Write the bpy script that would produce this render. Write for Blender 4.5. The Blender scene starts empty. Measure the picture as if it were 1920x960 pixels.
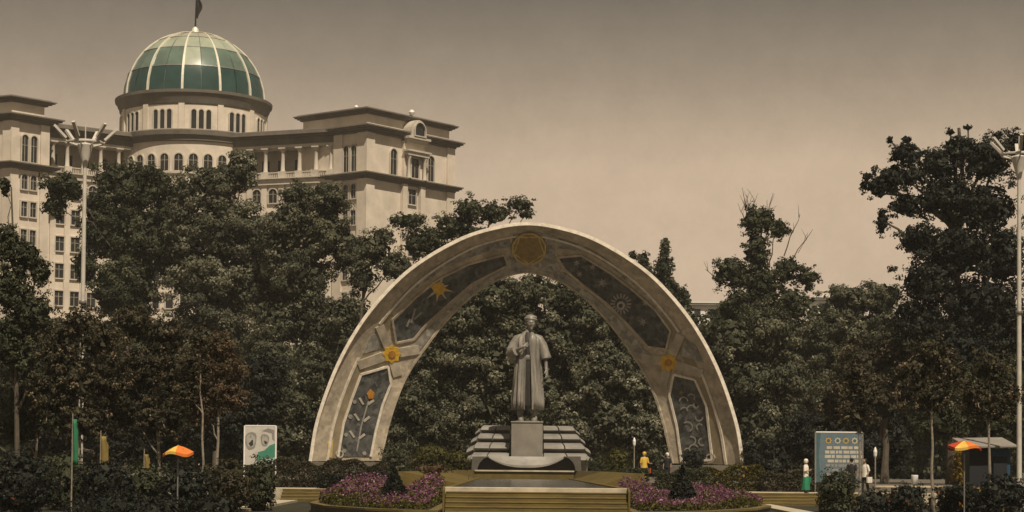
import bpy, bmesh, math, random
import numpy as np
from mathutils import Vector, Matrix
R = math.radians
random.seed(7)
scene = bpy.context.scene
COL = scene.collection

# ------------------------------------------------------------------ camera
F = 3600.0                      # focal length in pixels of a 1920 wide frame
EYE = Vector((0.0, -120.0, 1.7))
PITCH, ROLL = R(2.0), R(0.5)
SHIFT = (397 - F * math.tan(PITCH)) / 1920.0
cam_d = bpy.data.cameras.new('camera'); cam = bpy.data.objects.new('camera', cam_d); COL.objects.link(cam)
cam_d.sensor_width = 36.0; cam_d.lens = F / 1920.0 * 36.0
cam_d.shift_y = SHIFT; cam_d.clip_start = 0.5; cam_d.clip_end = 20000
CAMROT = Matrix.Rotation(R(90) + PITCH, 3, 'X') @ Matrix.Rotation(ROLL, 3, 'Z')
cam.matrix_world = Matrix.Translation(EYE) @ CAMROT.to_4x4()
scene.camera = cam

# ------------------------------------------------------------------ world, sun, exposure
SUN_AZ, SUN_EL = R(20), R(56)    # azimuth measured to the right of the line from the arch to the camera
SUNV = Vector((math.sin(SUN_AZ) * math.cos(SUN_EL), -math.cos(SUN_AZ) * math.cos(SUN_EL), math.sin(SUN_EL)))
world = bpy.data.worlds.new('World'); scene.world = world; world.use_nodes = True
nt = world.node_tree; nt.nodes.clear()
wo = nt.nodes.new('ShaderNodeOutputWorld'); bg = nt.nodes.new('ShaderNodeBackground')
sky = nt.nodes.new('ShaderNodeTexSky'); sky.sky_type = 'NISHITA'; sky.sun_disc = False
sky.sun_elevation = SUN_EL; sky.sun_rotation = math.atan2(SUNV.x, SUNV.y)
sky.dust_density = 8.0; sky.air_density = 1.6; sky.ozone_density = 0.5; sky.altitude = 800
tc = nt.nodes.new('ShaderNodeTexCoord'); sx = nt.nodes.new('ShaderNodeSeparateXYZ')
nt.links.new(tc.outputs['Generated'], sx.inputs[0])
ramp = nt.nodes.new('ShaderNodeValToRGB'); nt.links.new(sx.outputs['Z'], ramp.inputs[0])
el = ramp.color_ramp.elements
el[0].position = 0.0; el[0].color = (6.9, 5.2, 3.6, 1)
el[1].position = 1.0; el[1].color = (1.4, 1.18, 0.92, 1)
for p, c in ((0.10, (6.7, 5.0, 3.45, 1)), (0.155, (6.2, 4.65, 3.22, 1)), (0.20, (3.4, 2.65, 1.9, 1)), (0.24, (1.75, 1.46, 1.1, 1))):
    e = el.new(p); e.color = c
nz = nt.nodes.new('ShaderNodeTexNoise'); nz.inputs['Scale'].default_value = 30.0; nz.inputs['Detail'].default_value = 10; nz.inputs['Roughness'].default_value = 0.8
nt.links.new(tc.outputs['Generated'], nz.inputs['Vector'])
mr = nt.nodes.new('ShaderNodeMapRange'); mr.inputs['To Min'].default_value = 0.78; mr.inputs['To Max'].default_value = 1.22
nt.links.new(nz.outputs['Fac'], mr.inputs['Value'])
mul = nt.nodes.new('ShaderNodeMix'); mul.data_type = 'RGBA'; mul.blend_type = 'MULTIPLY'; mul.inputs[0].default_value = 1
nt.links.new(ramp.outputs[0], mul.inputs[6]); nt.links.new(mr.outputs[0], mul.inputs[7])
mix = nt.nodes.new('ShaderNodeMix'); mix.data_type = 'RGBA'; mix.inputs[0].default_value = 0.97   # dust over the clear sky
nt.links.new(sky.outputs[0], mix.inputs[6]); nt.links.new(mul.outputs[2], mix.inputs[7])
nt.links.new(mix.outputs[2], bg.inputs[0]); bg.inputs[1].default_value = 0.1
nt.links.new(bg.outputs[0], wo.inputs[0])

sl = bpy.data.lights.new('sun', 'SUN'); sl.energy = 5.0; sl.angle = R(0.6); sl.color = (1.0, 0.87, 0.70)
so = bpy.data.objects.new('sun', sl); COL.objects.link(so)
so.rotation_euler = (-SUNV).to_track_quat('-Z', 'Y').to_euler(); so.location = (20, -60, 80)
scene.view_settings.view_transform = 'Standard'; scene.view_settings.look = 'None'
scene.view_settings.exposure = 0.0; scene.view_settings.gamma = 1.0
scene.view_settings.use_curve_mapping = False
scene.render.engine = 'CYCLES'

# ------------------------------------------------------------------ helpers
def at(px, py, d):
    """world point seen at a photograph pixel at distance d (m) in front of the camera"""
    r = CAMROT @ Vector(((px - 960) / F, (480 - py) / F + SHIFT * 1920 / F, -1.0))
    r = r * (d / r.y)
    return EYE + r
def pxm(d): return F / d
def tag(o, label=None, cat=None, group=None, kind=None):
    if label: o['label'] = label
    if cat: o['category'] = cat
    if group: o['group'] = group
    if kind: o['kind'] = kind
    return o
def link_mesh(name, me, mat=None, parent=None):
    o = bpy.data.objects.new(name, me); COL.objects.link(o)
    if mat: me.materials.append(mat)
    if parent is not None: o.parent = parent
    return o
def empty(name, loc, label=None, cat=None, group=None, rz=0):
    o = bpy.data.objects.new(name, None); COL.objects.link(o); o.location = loc; o.rotation_euler = (0, 0, rz)
    o.empty_display_size = 0.3
    return tag(o, label, cat, group)
class MB:
    """collects vertices and faces of ONE mesh object"""
    def __init__(s): s.v = []; s.f = []
    def add(s, vs, fs):
        n = len(s.v); s.v += [tuple(x) for x in vs]; s.f += [[i + n for i in f] for f in fs]; return s
    def box(s, x0, x1, y0, y1, z0, z1):
        return s.add([(x0,y0,z0),(x1,y0,z0),(x1,y1,z0),(x0,y1,z0),(x0,y0,z1),(x1,y0,z1),(x1,y1,z1),(x0,y1,z1)], BOXF)
    def fbox(s, fr, u0, u1, n0, n1, z0, z1):
        """box in a facade frame: u along the wall, n outward"""
        vs = [fr.p(u,n,z) for z in (z0,z1) for (u,n) in ((u0,n1),(u1,n1),(u1,n0),(u0,n0))]
        return s.add(vs, BOXF)
    def prism(s, poly, z0, z1):
        n = len(poly)
        vs = [(p[0],p[1],z0) for p in poly] + [(p[0],p[1],z1) for p in poly]
        fs = [[i,(i+1)%n,n+(i+1)%n,n+i] for i in range(n)] + [list(range(n))[::-1], list(range(n,2*n))]
        return s.add(vs, fs)
    def rings(s, rings, cap=True, closed=True):
        n = len(rings[0]); base = len(s.v)
        for r in rings: s.v += [tuple(p) for p in r]
        for k in range(len(rings)-1):
            for i in range(n if closed else n-1):
                a = base+k*n+i; b = base+k*n+(i+1)%n
                s.f.append([a,b,b+n,a+n])
        if cap and closed:
            s.f.append([base+i for i in range(n)][::-1]); s.f.append([base+(len(rings)-1)*n+i for i in range(n)])
        return s
    def tube(s, pts, rad, seg=8):
        pts = [Vector(p) for p in pts]; rs = []
        for i, p in enumerate(pts):
            t = (pts[min(i+1,len(pts)-1)] - pts[max(i-1,0)]).normalized()
            a = t.cross(Vector((0.31,0.95,0.05))); 
            if a.length < 1e-3: a = t.cross(Vector((1,0,0)))
            a.normalize(); b = t.cross(a)
            r = rad[i] if isinstance(rad,(list,tuple)) else rad
            rs.append([p + (a*math.cos(2*math.pi*k/seg) + b*math.sin(2*math.pi*k/seg))*r for k in range(seg)])
        return s.rings(rs)
    def lathe(s, prof, c=(0,0,0), seg=32, a0=0, a1=2*math.pi):
        full = abs(a1-a0-2*math.pi) < 1e-6; m = seg if full else seg+1
        rs = [[(c[0]+r*math.cos(a0+(a1-a0)*k/seg), c[1]+r*math.sin(a0+(a1-a0)*k/seg), c[2]+z) for k in range(m)] for r, z in prof]
        return s.rings(rs, cap=full, closed=full)
    def mesh(s, name, off=(0,0,0)):
        me = bpy.data.meshes.new(name)
        ox, oy, oz = off
        me.from_pydata([(x-ox,y-oy,z-oz) for x,y,z in s.v], [], s.f); me.update()
        return me
    def build(s, name, mat, parent=None, smooth=False, bevel=0, off=None, fixn=True):
        if off is None: off = tuple(parent_world(parent)) if parent is not None else (0,0,0)
        me = s.mesh(name, off)
        if fixn:
            bm = bmesh.new(); bm.from_mesh(me); bmesh.ops.recalc_face_normals(bm, faces=bm.faces); bm.to_mesh(me); bm.free()
        o = link_mesh(name, me, mat, parent)
        if smooth:
            me.polygons.foreach_set('use_smooth', [True]*len(me.polygons))
            try: me.set_sharp_from_angle(angle=R(42))
            except Exception: pass
        if bevel:
            m = o.modifiers.new('bevel','BEVEL'); m.width = bevel; m.segments = 2; m.limit_method = 'ANGLE'
        return o
BOXF = [[3,2,1,0],[4,5,6,7],[0,1,5,4],[1,2,6,5],[2,3,7,6],[3,0,4,7]]
def parent_world(p):
    v = Vector((0,0,0))
    while p is not None: v = v + p.location; p = p.parent
    return v
class Fr:
    def __init__(s, o, u):
        s.o = Vector((o[0],o[1],0)); s.u = Vector((u[0],u[1],0)).normalized(); s.n = Vector((s.u.y,-s.u.x,0))
    def p(s, u, n, z): q = s.o + s.u*u + s.n*n; return (q.x,q.y,z)

# ------------------------------------------------------------------ materials
def mat(name, col, rough=0.8, var=0.25, scale=1.5, bump=0.0, bscale=8.0, metal=0.0, spec=0.3, coords='Object', stain=None, speck=0, sv_=0.3, stretch=None):
    m = bpy.data.materials.new(name); m.use_nodes = True; t = m.node_tree; b = t.nodes['Principled BSDF']
    b.inputs['Roughness'].default_value = rough; b.inputs['Metallic'].default_value = metal
    b.inputs['Specular IOR Level'].default_value = spec
    c = t.nodes.new('ShaderNodeTexCoord'); n = t.nodes.new('ShaderNodeTexNoise')
    n.inputs['Scale'].default_value = scale; n.inputs['Detail'].default_value = 8; n.inputs['Roughness'].default_value = 0.65
    if stretch:
        mp = t.nodes.new('ShaderNodeMapping'); mp.inputs['Scale'].default_value = stretch; t.links.new(c.outputs[coords], mp.inputs[0]); t.links.new(mp.outputs[0], n.inputs['Vector'])
    else: t.links.new(c.outputs[coords], n.inputs['Vector'])
    r = t.nodes.new('ShaderNodeValToRGB'); t.links.new(n.outputs['Fac'], r.inputs[0])
    r.color_ramp.elements[0].position = 0.3; r.color_ramp.elements[1].position = 0.7
    s2 = stain or tuple(x*(1-var) for x in col)
    r.color_ramp.elements[0].color = (*s2, 1)
    r.color_ramp.elements[1].color = (*[min(1,x*(1+var*0.6)) for x in col], 1)
    if speck:
        vo = t.nodes.new('ShaderNodeTexVoronoi'); vo.inputs['Scale'].default_value = speck; t.links.new(c.outputs[coords], vo.inputs['Vector'])
        sc_ = t.nodes.new('ShaderNodeSeparateColor'); t.links.new(vo.outputs['Color'], sc_.inputs[0])
        m2 = t.nodes.new('ShaderNodeMapRange'); m2.inputs['To Min'].default_value = 1-sv_; m2.inputs['To Max'].default_value = 1+sv_; t.links.new(sc_.outputs[0], m2.inputs['Value'])
        mm = t.nodes.new('ShaderNodeMix'); mm.data_type = 'RGBA'; mm.blend_type = 'MULTIPLY'; mm.inputs[0].default_value = 1
        t.links.new(r.outputs[0], mm.inputs[6]); t.links.new(m2.outputs[0], mm.inputs[7]); t.links.new(mm.outputs[2], b.inputs['Base Color'])
    else: t.links.new(r.outputs[0], b.inputs['Base Color'])
    if bump:
        n2 = t.nodes.new('ShaderNodeTexNoise'); n2.inputs['Scale'].default_value = bscale; n2.inputs['Detail'].default_value = 6
        t.links.new(c.outputs[coords], n2.inputs['Vector'])
        bp = t.nodes.new('ShaderNodeBump'); bp.inputs['Strength'].default_value = bump; bp.inputs['Distance'].default_value = 0.05
        t.links.new(n2.outputs['Fac'], bp.inputs['Height']); t.links.new(bp.outputs[0], b.inputs['Normal'])
    return m
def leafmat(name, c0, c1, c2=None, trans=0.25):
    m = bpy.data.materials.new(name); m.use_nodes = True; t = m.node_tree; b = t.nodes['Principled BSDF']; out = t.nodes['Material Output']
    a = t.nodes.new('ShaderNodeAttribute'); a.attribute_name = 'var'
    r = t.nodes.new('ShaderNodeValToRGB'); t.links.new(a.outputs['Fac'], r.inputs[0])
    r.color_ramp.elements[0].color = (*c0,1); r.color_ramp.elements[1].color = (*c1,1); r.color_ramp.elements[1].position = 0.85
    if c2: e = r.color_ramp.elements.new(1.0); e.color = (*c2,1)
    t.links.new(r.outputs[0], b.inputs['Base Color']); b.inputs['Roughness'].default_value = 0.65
    b.inputs['Specular IOR Level'].default_value = 0.15
    tr = t.nodes.new('ShaderNodeBsdfTranslucent'); t.links.new(r.outputs[0], tr.inputs[0])
    mx = t.nodes.new('ShaderNodeMixShader'); mx.inputs[0].default_value = trans
    t.links.new(b.outputs[0], mx.inputs[1]); t.links.new(tr.outputs[0], mx.inputs[2]); t.links.new(mx.outputs[0], out.inputs[0])
    return m
M = {}
M['wall'] = mat('render_wall', (0.62,0.545,0.445), 0.9, 0.2, 0.3, 0.15, 3, speck=0.55, sv_=0.045)
M['trim'] = mat('stone_trim', (0.50,0.45,0.37), 0.85, 0.2, 0.6, 0.1, 5)
M['cornice'] = mat('cornice_stone_shaded', (0.165,0.145,0.115), 0.85, 0.3, 0.5, 0.15, 4)  # shade of the undersides put into the colour, well below the trim
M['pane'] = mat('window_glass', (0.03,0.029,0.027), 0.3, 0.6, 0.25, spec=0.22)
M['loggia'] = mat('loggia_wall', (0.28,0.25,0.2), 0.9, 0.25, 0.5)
M['roof'] = mat('roof_sheet', (0.24,0.22,0.19), 0.7, 0.2, 0.6)
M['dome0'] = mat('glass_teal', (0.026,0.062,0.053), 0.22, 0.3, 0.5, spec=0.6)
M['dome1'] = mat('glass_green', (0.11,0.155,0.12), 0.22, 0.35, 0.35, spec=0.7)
M['dome2'] = mat('glass_reflection_pale', (0.33,0.36,0.27), 0.22, 0.25, 0.35, spec=0.7)  # reflected sky put into this colour and the next, for the upper rows
M['dome3'] = mat('glass_reflection_cream', (0.40,0.38,0.28), 0.26, 0.2, 0.35, spec=0.7)
M['rib'] = mat('rib_metal', (0.86,0.81,0.66), 0.3, 0.1, 2, metal=0.3, spec=0.6)
M['arch'] = mat('arch_stone', (0.43,0.365,0.27), 0.75, 0.35, 0.9, 0.25, 6, stain=(0.25,0.215,0.165), speck=4.0, sv_=0.16)
M['mosaic3'] = mat('umber_mosaic', (0.30,0.28,0.24), 0.6, 0.45, 1.1, 0.3, 12, speck=3.5, sv_=0.35)
M['rim'] = mat('arch_rim', (0.68,0.61,0.50), 0.75, 0.3, 3.0, 0.2, 6)
M['strap'] = mat('arch_strap', (0.42,0.365,0.28), 0.75, 0.35, 1.5, 0.2, 6)
M['band'] = mat('arch_band', (0.27,0.22,0.14), 0.75, 0.35, 1.1, 0.25, 7)
M['mosaic'] = mat('dark_mosaic', (0.082,0.083,0.077), 0.5, 0.5, 1.6, 0.3, 14, speck=3.5, sv_=0.55)
M['mosaic2'] = mat('grey_mosaic', (0.28,0.265,0.23), 0.55, 0.4, 1.4, 0.3, 14, speck=3.5, sv_=0.35)
M['gold'] = mat('gold_mosaic', (0.62,0.38,0.045), 0.4, 0.35, 4, 0.2, 12)
M['oldgold'] = mat('old_gold', (0.27,0.185,0.06), 0.5, 0.35, 3, 0.2, 12)
M['oldgold2'] = mat('old_gold_line', (0.52,0.39,0.15), 0.5, 0.3, 3)
M['orange'] = mat('orange_mosaic', (0.42,0.19,0.03), 0.5, 0.3, 3)
M['pale'] = mat('pale_mosaic', (0.42,0.38,0.31), 0.6, 0.25, 4)
M['ghost'] = mat('weathered_mosaic', (0.28,0.265,0.23), 0.6, 0.3, 4)
M['bronze'] = mat('statue_bronze', (0.27,0.25,0.21), 0.48, 0.4, 1.6, 0.35, 6, metal=0.1, spec=0.4, stain=(0.085,0.078,0.065), stretch=(1,1,0.22))
M['bronze_dark'] = mat('statue_bronze_dark', (0.035,0.032,0.028), 0.6, 0.35, 1.2, 0.2, 5, metal=0.15)
M['pedestal'] = mat('pedestal_granite', (0.22,0.20,0.165), 0.6, 0.25, 1.2, 0.1, 12)
M['slab'] = mat('grey_marble', (0.25,0.235,0.205), 0.45, 0.35, 0.8, 0.1, 6, spec=0.4)
M['slabdark'] = mat('dark_stone_and_shade', (0.035,0.034,0.032), 0.5, 0.4, 1.5)
M['yellow'] = mat('ochre_stone', (0.115,0.083,0.02), 0.7, 0.4, 1.2, 0.2, 7)
M['yellow2'] = mat('ochre_stone_light', (0.15,0.112,0.038), 0.7, 0.35, 1.5, 0.15, 7)
M['pave'] = mat('paving', (0.13,0.115,0.09), 0.85, 0.35, 0.8, 0.2, 6)
M['kerb'] = mat('kerb_stone', (0.45,0.39,0.28), 0.8, 0.35, 1.4, 0.2, 6)
M['soil'] = mat('soil', (0.04,0.032,0.022), 0.95, 0.4, 2, 0.4, 5)
M['grass'] = mat('lawn', (0.032,0.029,0.015), 0.95, 0.5, 0.7, 0.5, 8)
M['bark'] = mat('bark', (0.10,0.082,0.06), 0.9, 0.4, 3, 0.5, 9)
M['palebark'] = mat('pale_bark', (0.24,0.205,0.155), 0.9, 0.4, 4, 0.4, 9)
M['white'] = mat('white_paint', (0.74,0.71,0.66), 0.45, 0.12, 2, spec=0.4)
M['mast'] = mat('mast_paint', (0.52,0.485,0.42), 0.5, 0.2, 2, spec=0.35)
M['steel'] = mat('grey_steel', (0.22,0.21,0.19), 0.5, 0.2, 3, metal=0.4)
M['black'] = mat('black_paint', (0.016,0.016,0.016), 0.5, 0.3, 3)
M['flagdark'] = mat('dark_flag', (0.03,0.028,0.024), 0.8, 0.3, 2)
def flat(name, c, r=0.7): 
    M[name] = mat(name, c, r, 0.18, 3); return M[name]
# water
wm = bpy.data.materials.new('pool_water'); wm.use_nodes = True; b = wm.node_tree.nodes['Principled BSDF']
b.inputs['Base Color'].default_value = (0.075,0.072,0.062,1); b.inputs['Roughness'].default_value = 0.16; b.inputs['IOR'].default_value = 1.33
n = wm.node_tree.nodes.new('ShaderNodeTexNoise'); n.inputs['Scale'].default_value = 2.2; n.inputs['Detail'].default_value = 4
bp = wm.node_tree.nodes.new('ShaderNodeBump'); bp.inputs['Strength'].default_value = 0.35; bp.inputs['Distance'].default_value = 0.08
tcw = wm.node_tree.nodes.new('ShaderNodeTexCoord'); wm.node_tree.links.new(tcw.outputs['Object'], n.inputs['Vector'])
wm.node_tree.links.new(n.outputs['Fac'], bp.inputs['Height']); wm.node_tree.links.new(bp.outputs[0], b.inputs['Normal'])
M['water'] = wm
L = {}
L['dark'] = leafmat('leaf_dark', (0.031,0.036,0.019), (0.088,0.093,0.049), (0.143,0.146,0.087))
L['mid'] = leafmat('leaf_mid', (0.043,0.047,0.027), (0.140,0.138,0.084), (0.267,0.258,0.177))
L['pale'] = leafmat('leaf_pale', (0.054,0.058,0.036), (0.180,0.174,0.111), (0.334,0.321,0.230))
L['olive'] = leafmat('leaf_olive', (0.042,0.042,0.011), (0.119,0.111,0.030), (0.190,0.161,0.043))
L['brown'] = leafmat('leaf_brown', (0.042,0.032,0.017), (0.147,0.100,0.053), (0.267,0.182,0.107))
L['mixed'] = leafmat('leaf_mixed', (0.030,0.029,0.017), (0.094,0.079,0.043), (0.236,0.180,0.106))
L['black'] = leafmat('leaf_deep', (0.011,0.013,0.010), (0.032,0.037,0.025), (0.059,0.063,0.043), 0.1)
L['yellow'] = leafmat('leaf_yellow', (0.07,0.05,0.01), (0.20,0.13,0.02), (0.30,0.17,0.03))
L['purple'] = leafmat('petal_purple', (0.12,0.035,0.08), (0.30,0.12,0.21), (0.48,0.28,0.37), 0.3)
L['red'] = leafmat('petal_orange', (0.25,0.05,0.01), (0.42,0.14,0.02), (0.5,0.28,0.05), 0.3)

# ------------------------------------------------------------------ foliage
def leaves_mesh(name, pts, size, rng, var=None, upb=0.35, aspect=0.62, dirs=None, sizes=None):
    N = len(pts); P = np.asarray(pts, float)
    n = rng.normal(size=(N,3)); n[:,2] += upb*np.abs(rng.normal(size=N))*1.5
    if dirs is not None: n = n*0.6 + dirs*1.25
    n /= np.linalg.norm(n,axis=1)[:,None]
    a = rng.normal(size=(N,3)); t = np.cross(n,a); t /= np.linalg.norm(t,axis=1)[:,None]; b = np.cross(n,t)
    s = size*(0.55+0.9*rng.random(N))[:,None]
    if sizes is not None: s = s*sizes[:,None]
    bend = n*s*0.16
    V = np.empty((N,4,3))
    V[:,0] = P - t*s*0.5 - bend; V[:,1] = P + b*s*0.5*aspect + bend*0.5; V[:,2] = P + t*s*0.5 - bend; V[:,3] = P - b*s*0.5*aspect + bend*0.5
    me = bpy.data.meshes.new(name)
    me.vertices.add(N*4); me.vertices.foreach_set('co', V.reshape(-1))
    me.loops.add(N*4); me.loops.foreach_set('vertex_index', np.arange(N*4,dtype=np.int32))
    me.polygons.add(N); me.polygons.foreach_set('loop_start', np.arange(0,N*4,4,dtype=np.int32))
    try: me.polygons.foreach_set('loop_total', np.full(N,4,dtype=np.int32))
    except Exception: pass
    me.update(calc_edges=True)
    at_ = me.attributes.new('var','FLOAT','FACE')
    v = rng.random(N) if var is None else np.clip(var + rng.normal(size=N)*0.16,0,1)
    at_.data.foreach_set('value', v.astype(np.float32))
    return me
def crown_points(blobs, rng, density, clump=0.7, edge=0.0, fill=0.5, inner=2.0):
    """blobs: (centre, rx, ry, rz) in metres; leaves gathered into clumps through each volume"""
    pts = []; var = []; tips = []; drs = []; szs = []
    for (c, rx, ry, rz) in blobs:
        area = math.pi*rx*rz; nl = int(area*density)+12
        cr = clump*min(1.0, 0.35+0.25*min(rx,rz))
        ncl = max(5, int(area*1.5/(cr*cr)))
        d = rng.normal(size=(ncl,3)); d /= np.linalg.norm(d,axis=1)[:,None]
        rad = np.where(rng.random(ncl) < fill, rng.random(ncl)**0.5*0.75, 0.72+0.36*rng.random(ncl)+edge*rng.random(ncl)**2)
        cen = d*rad[:,None]*np.array([rx,ry,rz]) + np.array(c)
        k = rng.integers(0,ncl,nl)
        o = rng.normal(size=(nl,3)); o /= np.linalg.norm(o,axis=1)[:,None]
        p = cen[k] + o*(rng.random(nl)**0.45)[:,None]*cr*np.array([1.0,1.0,0.7])
        cv = 0.05+0.9*rng.random(ncl)**1.3
        dr = o + 0.6*d[k] + np.array([0,0,0.25])
        # broader leaves deep inside the crown close it up
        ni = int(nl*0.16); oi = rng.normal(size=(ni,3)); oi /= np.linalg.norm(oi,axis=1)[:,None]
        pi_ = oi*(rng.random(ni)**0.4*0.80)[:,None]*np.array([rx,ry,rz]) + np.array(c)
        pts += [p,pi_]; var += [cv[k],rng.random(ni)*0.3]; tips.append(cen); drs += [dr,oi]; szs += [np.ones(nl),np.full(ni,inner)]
    return np.vstack(pts), np.concatenate(var), tips, np.vstack(drs), np.concatenate(szs)
def branchy(mb, base, target, r0, r1, rng, k=5, wob=0.25):
    base = np.array(base); target = np.array(target); pts = []; rad = []
    ln = np.linalg.norm(target-base)
    for i in range(k+1):
        f = i/k; p = base*(1-f)+target*f
        if 0 < i < k: p = p + rng.normal(size=3)*wob*ln*0.1
        p[2] += 0.05*ln*math.sin(f*math.pi)
        pts.append(tuple(p)); rad.append(r0*(1-f)+r1*f)
    mb.tube(pts, rad, 6)
TERR = dict(x0=-46, x1=46, y0=-22.0, y1=60.0, z=1.0)
def ground_z(x, y):
    if TERR['x0'] < x < TERR['x1'] and TERR['y0'] < y < TERR['y1']: return TERR['z']
    return 0.0
def tree(name, label, d, trunk_px, blobs, leaf='mid', size=0.34, density=100, clump=0.75, edge=0.15, seed=0, group='trees around the monument',
         bark='bark', tr=0.22, twigs=None, fill=0.45, cat='tree', upb=0.35, leafy_name='crown', limbs=True):
    rng = np.random.default_rng(seed+1000)
    s = d/F
    bb = []
    for b_ in blobs:
        px,py,rx,ry = b_[:4]; dd = b_[4] if len(b_) > 4 else 0.0
        p = at(px,py,d+dd); bb.append((p, rx*s, (rx+ry)*0.5*s*0.9, ry*s))
    base = at(trunk_px, 877, d); gz = ground_z(base.x, base.y)
    root = empty(name, (base.x, base.y, gz), label, cat, group)
    loc = [(tuple(p-Vector((base.x,base.y,gz))),a,b2,c) for p,a,b2,c in bb]
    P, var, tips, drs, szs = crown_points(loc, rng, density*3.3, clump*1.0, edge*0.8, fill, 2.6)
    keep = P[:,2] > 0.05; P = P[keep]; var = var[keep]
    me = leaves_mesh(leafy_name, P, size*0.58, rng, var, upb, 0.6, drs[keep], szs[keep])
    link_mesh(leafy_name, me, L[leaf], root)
    mb = MB()
    top = max(loc, key=lambda q: q[0][2])
    h = top[0][2]
    lean = (top[0][0]*0.6, top[0][1]*0.6)
    K = 7; tp = []; rr = []
    for i in range(K+1):
        f = i/K; tp.append((lean[0]*f**2+rng.normal()*0.05*h*0.1, lean[1]*f**2, -0.05+(h+0.05)*f)); rr.append(tr*(1.25 if i==0 else 1-0.75*f))
    mb.tube(tp, rr, 8)
    if limbs:
        for (c,rx,ry,rz),tc_ in zip(loc, tips):
            zf = max(0.15, min(0.85,(c[2]-max(rx,rz)*0.9)/max(h,0.1))); i = int(zf*K)
            b0 = tp[i]; branchy(mb, b0, c, rr[i]*0.65, rr[i]*0.25, rng)
            for q in tc_[:: max(1,len(tc_)//7)]: branchy(mb, c, q, rr[i]*0.25, 0.015, rng, 3)
    mb.build('trunk', M[bark], root, smooth=True, off=(0,0,0), fixn=False)
    if twigs:
        for (x0,y0,x1,y1) in twigs:
            tm = MB()
            a = at(x0,y0,d)-Vector((base.x,base.y,gz)); e = at(x1,y1,d+rng.normal()*0.4)-Vector((base.x,base.y,gz))
            branchy(tm, a, e, 0.05, 0.014, rng, 5, 0.12)
            for q in range(4):
                f = 0.35+0.6*rng.random(); p0 = a.lerp(e,f)
                p1 = p0 + Vector((rng.normal()*0.35, rng.normal()*0.35, 0.5+0.5*rng.random()))
                branchy(tm, p0, p1, 0.022, 0.008, rng, 3, 0.12)
            tm.build('bare_twig', M['bark'], root, off=(0,0,0), fixn=False)
    return root
def shrub(name, label, d, cx, cy, rx, ry, leaf='dark', size=0.16, density=260, seed=0, group=None, cone=False, zbase=None, cat='shrub', depth=None, flowers=None):
    """round, boxy or conical clipped bush with its foliage reaching the ground"""
    rng = np.random.default_rng(seed+5000); s = d/F
    c = at(cx,cy,d); gz = ground_z(c.x,c.y) if zbase is None else zbase
    root = empty(name,(c.x,c.y,gz),label,cat,group)
    RX = rx*s; RZ = ry*s; DY = depth if depth else RX; cz = c.z-gz
    n = int(density*RX*RZ*4)+200
    drs = szs = None
    if cone:
        top = cz+RZ; f = rng.random(n)**0.6; ang = rng.random(n)*2*math.pi; rad = RX*f*(0.85+0.2*rng.random(n))
        P = np.stack([rad*np.cos(ang), rad*np.sin(ang), top*(1-f)+0.04],1)
    else:
        P, var, _, drs, szs = crown_points([((0,0,cz),RX,DY,RZ),((0,0,cz*0.45),RX*0.92,DY*0.92,cz*0.5)], rng, density*2.6, 0.36, 0.0, 0.35, 3.0)
        P[:,2] = np.abs(P[:,2])+0.02; n = len(P)
    link_mesh('foliage', leaves_mesh('foliage',P,size*(0.62 if not cone else 1.0),rng,rng.random(n)*0.6,0.35,0.6,drs,szs), L[leaf], root)
    st = MB()
    for k in range(4):
        a = k*1.6+seed; st.tube([(0.06*math.cos(a),0.06*math.sin(a),-0.03),(RX*0.4*math.cos(a),DY*0.4*math.sin(a),(cz+RZ)*0.6)],[0.04,0.012],5)
    st.build('stem', M['bark'], root, off=(0,0,0))
    if flowers:
        m, k = flowers; q = P[rng.integers(0,n,k)]*np.array([1.02,1.02,1.0]); 
        link_mesh('blossom', leaves_mesh('blossom', q, size*0.8, rng), L[m], root)
    return root
#@@SETTING
# ------------------------------------------------------------------ ground, terrace, paths
tag(MB().box(-3000,3000,-260,6000,-0.5,0.0).build('ground', M['grass']), kind='structure')
tag(MB().box(TERR['x0'],TERR['x1'],TERR['y0'],TERR['y1'],-0.2,TERR['z']).build('terrace', M['pave']), kind='structure')
tag(MB().box(-60,60,-27.2,-22.0,-0.2,0.6).build('walkway', M['kerb']), kind='structure')
for sgn, nm in ((-1,'path'),(1,'path')):
    p = [at(430,957,72), at(530,938,92)] if sgn < 0 else [at(1490,962,72), at(1400,944,92)]
    pts = [(p[0].x,-50),(p[0].x+0.9,-50),(p[1].x+0.9,-29.6),(p[1].x,-29.6)]
    tag(MB().prism(pts,-0.1,0.1).build(nm, M['kerb']), kind='structure')

# lateral flights of steps up to the walkway
def flight(label, x0, x1, n=4, y_top=-27.2, z_top=0.6, rise=0.15, run=0.36, mat_='yellow2', mat2='yellow'):
    r = empty('stairs', ((x0+x1)/2, y_top-n*run/2, 0), label, 'steps', 'flights of steps around the pool')
    for i in range(n):
        z = z_top - i*rise
        y1 = y_top - i*run; y0 = y1-run
        st = MB().box(x0,x1,y0,y1-0.003 if i else y1-0.003,-0.1,z-rise*0.38 - 0.0).build('step', M[mat2], r)
        MB().box(x0-0.01,x1+0.01,y0-0.012,y1-0.004,z-rise*0.38+0.002,z-0.004 if i==0 else z-0.002).build('tread', M[mat_], st, bevel=0.012, off=tuple(parent_world(r)))
    return r
flight('low ochre steps up to the walkway beside the dark leafy thicket', at(528,915,92).x, -3.2)
flight('low ochre steps below the person in white and green', 4.6, at(1700,915,92).x)

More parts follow.
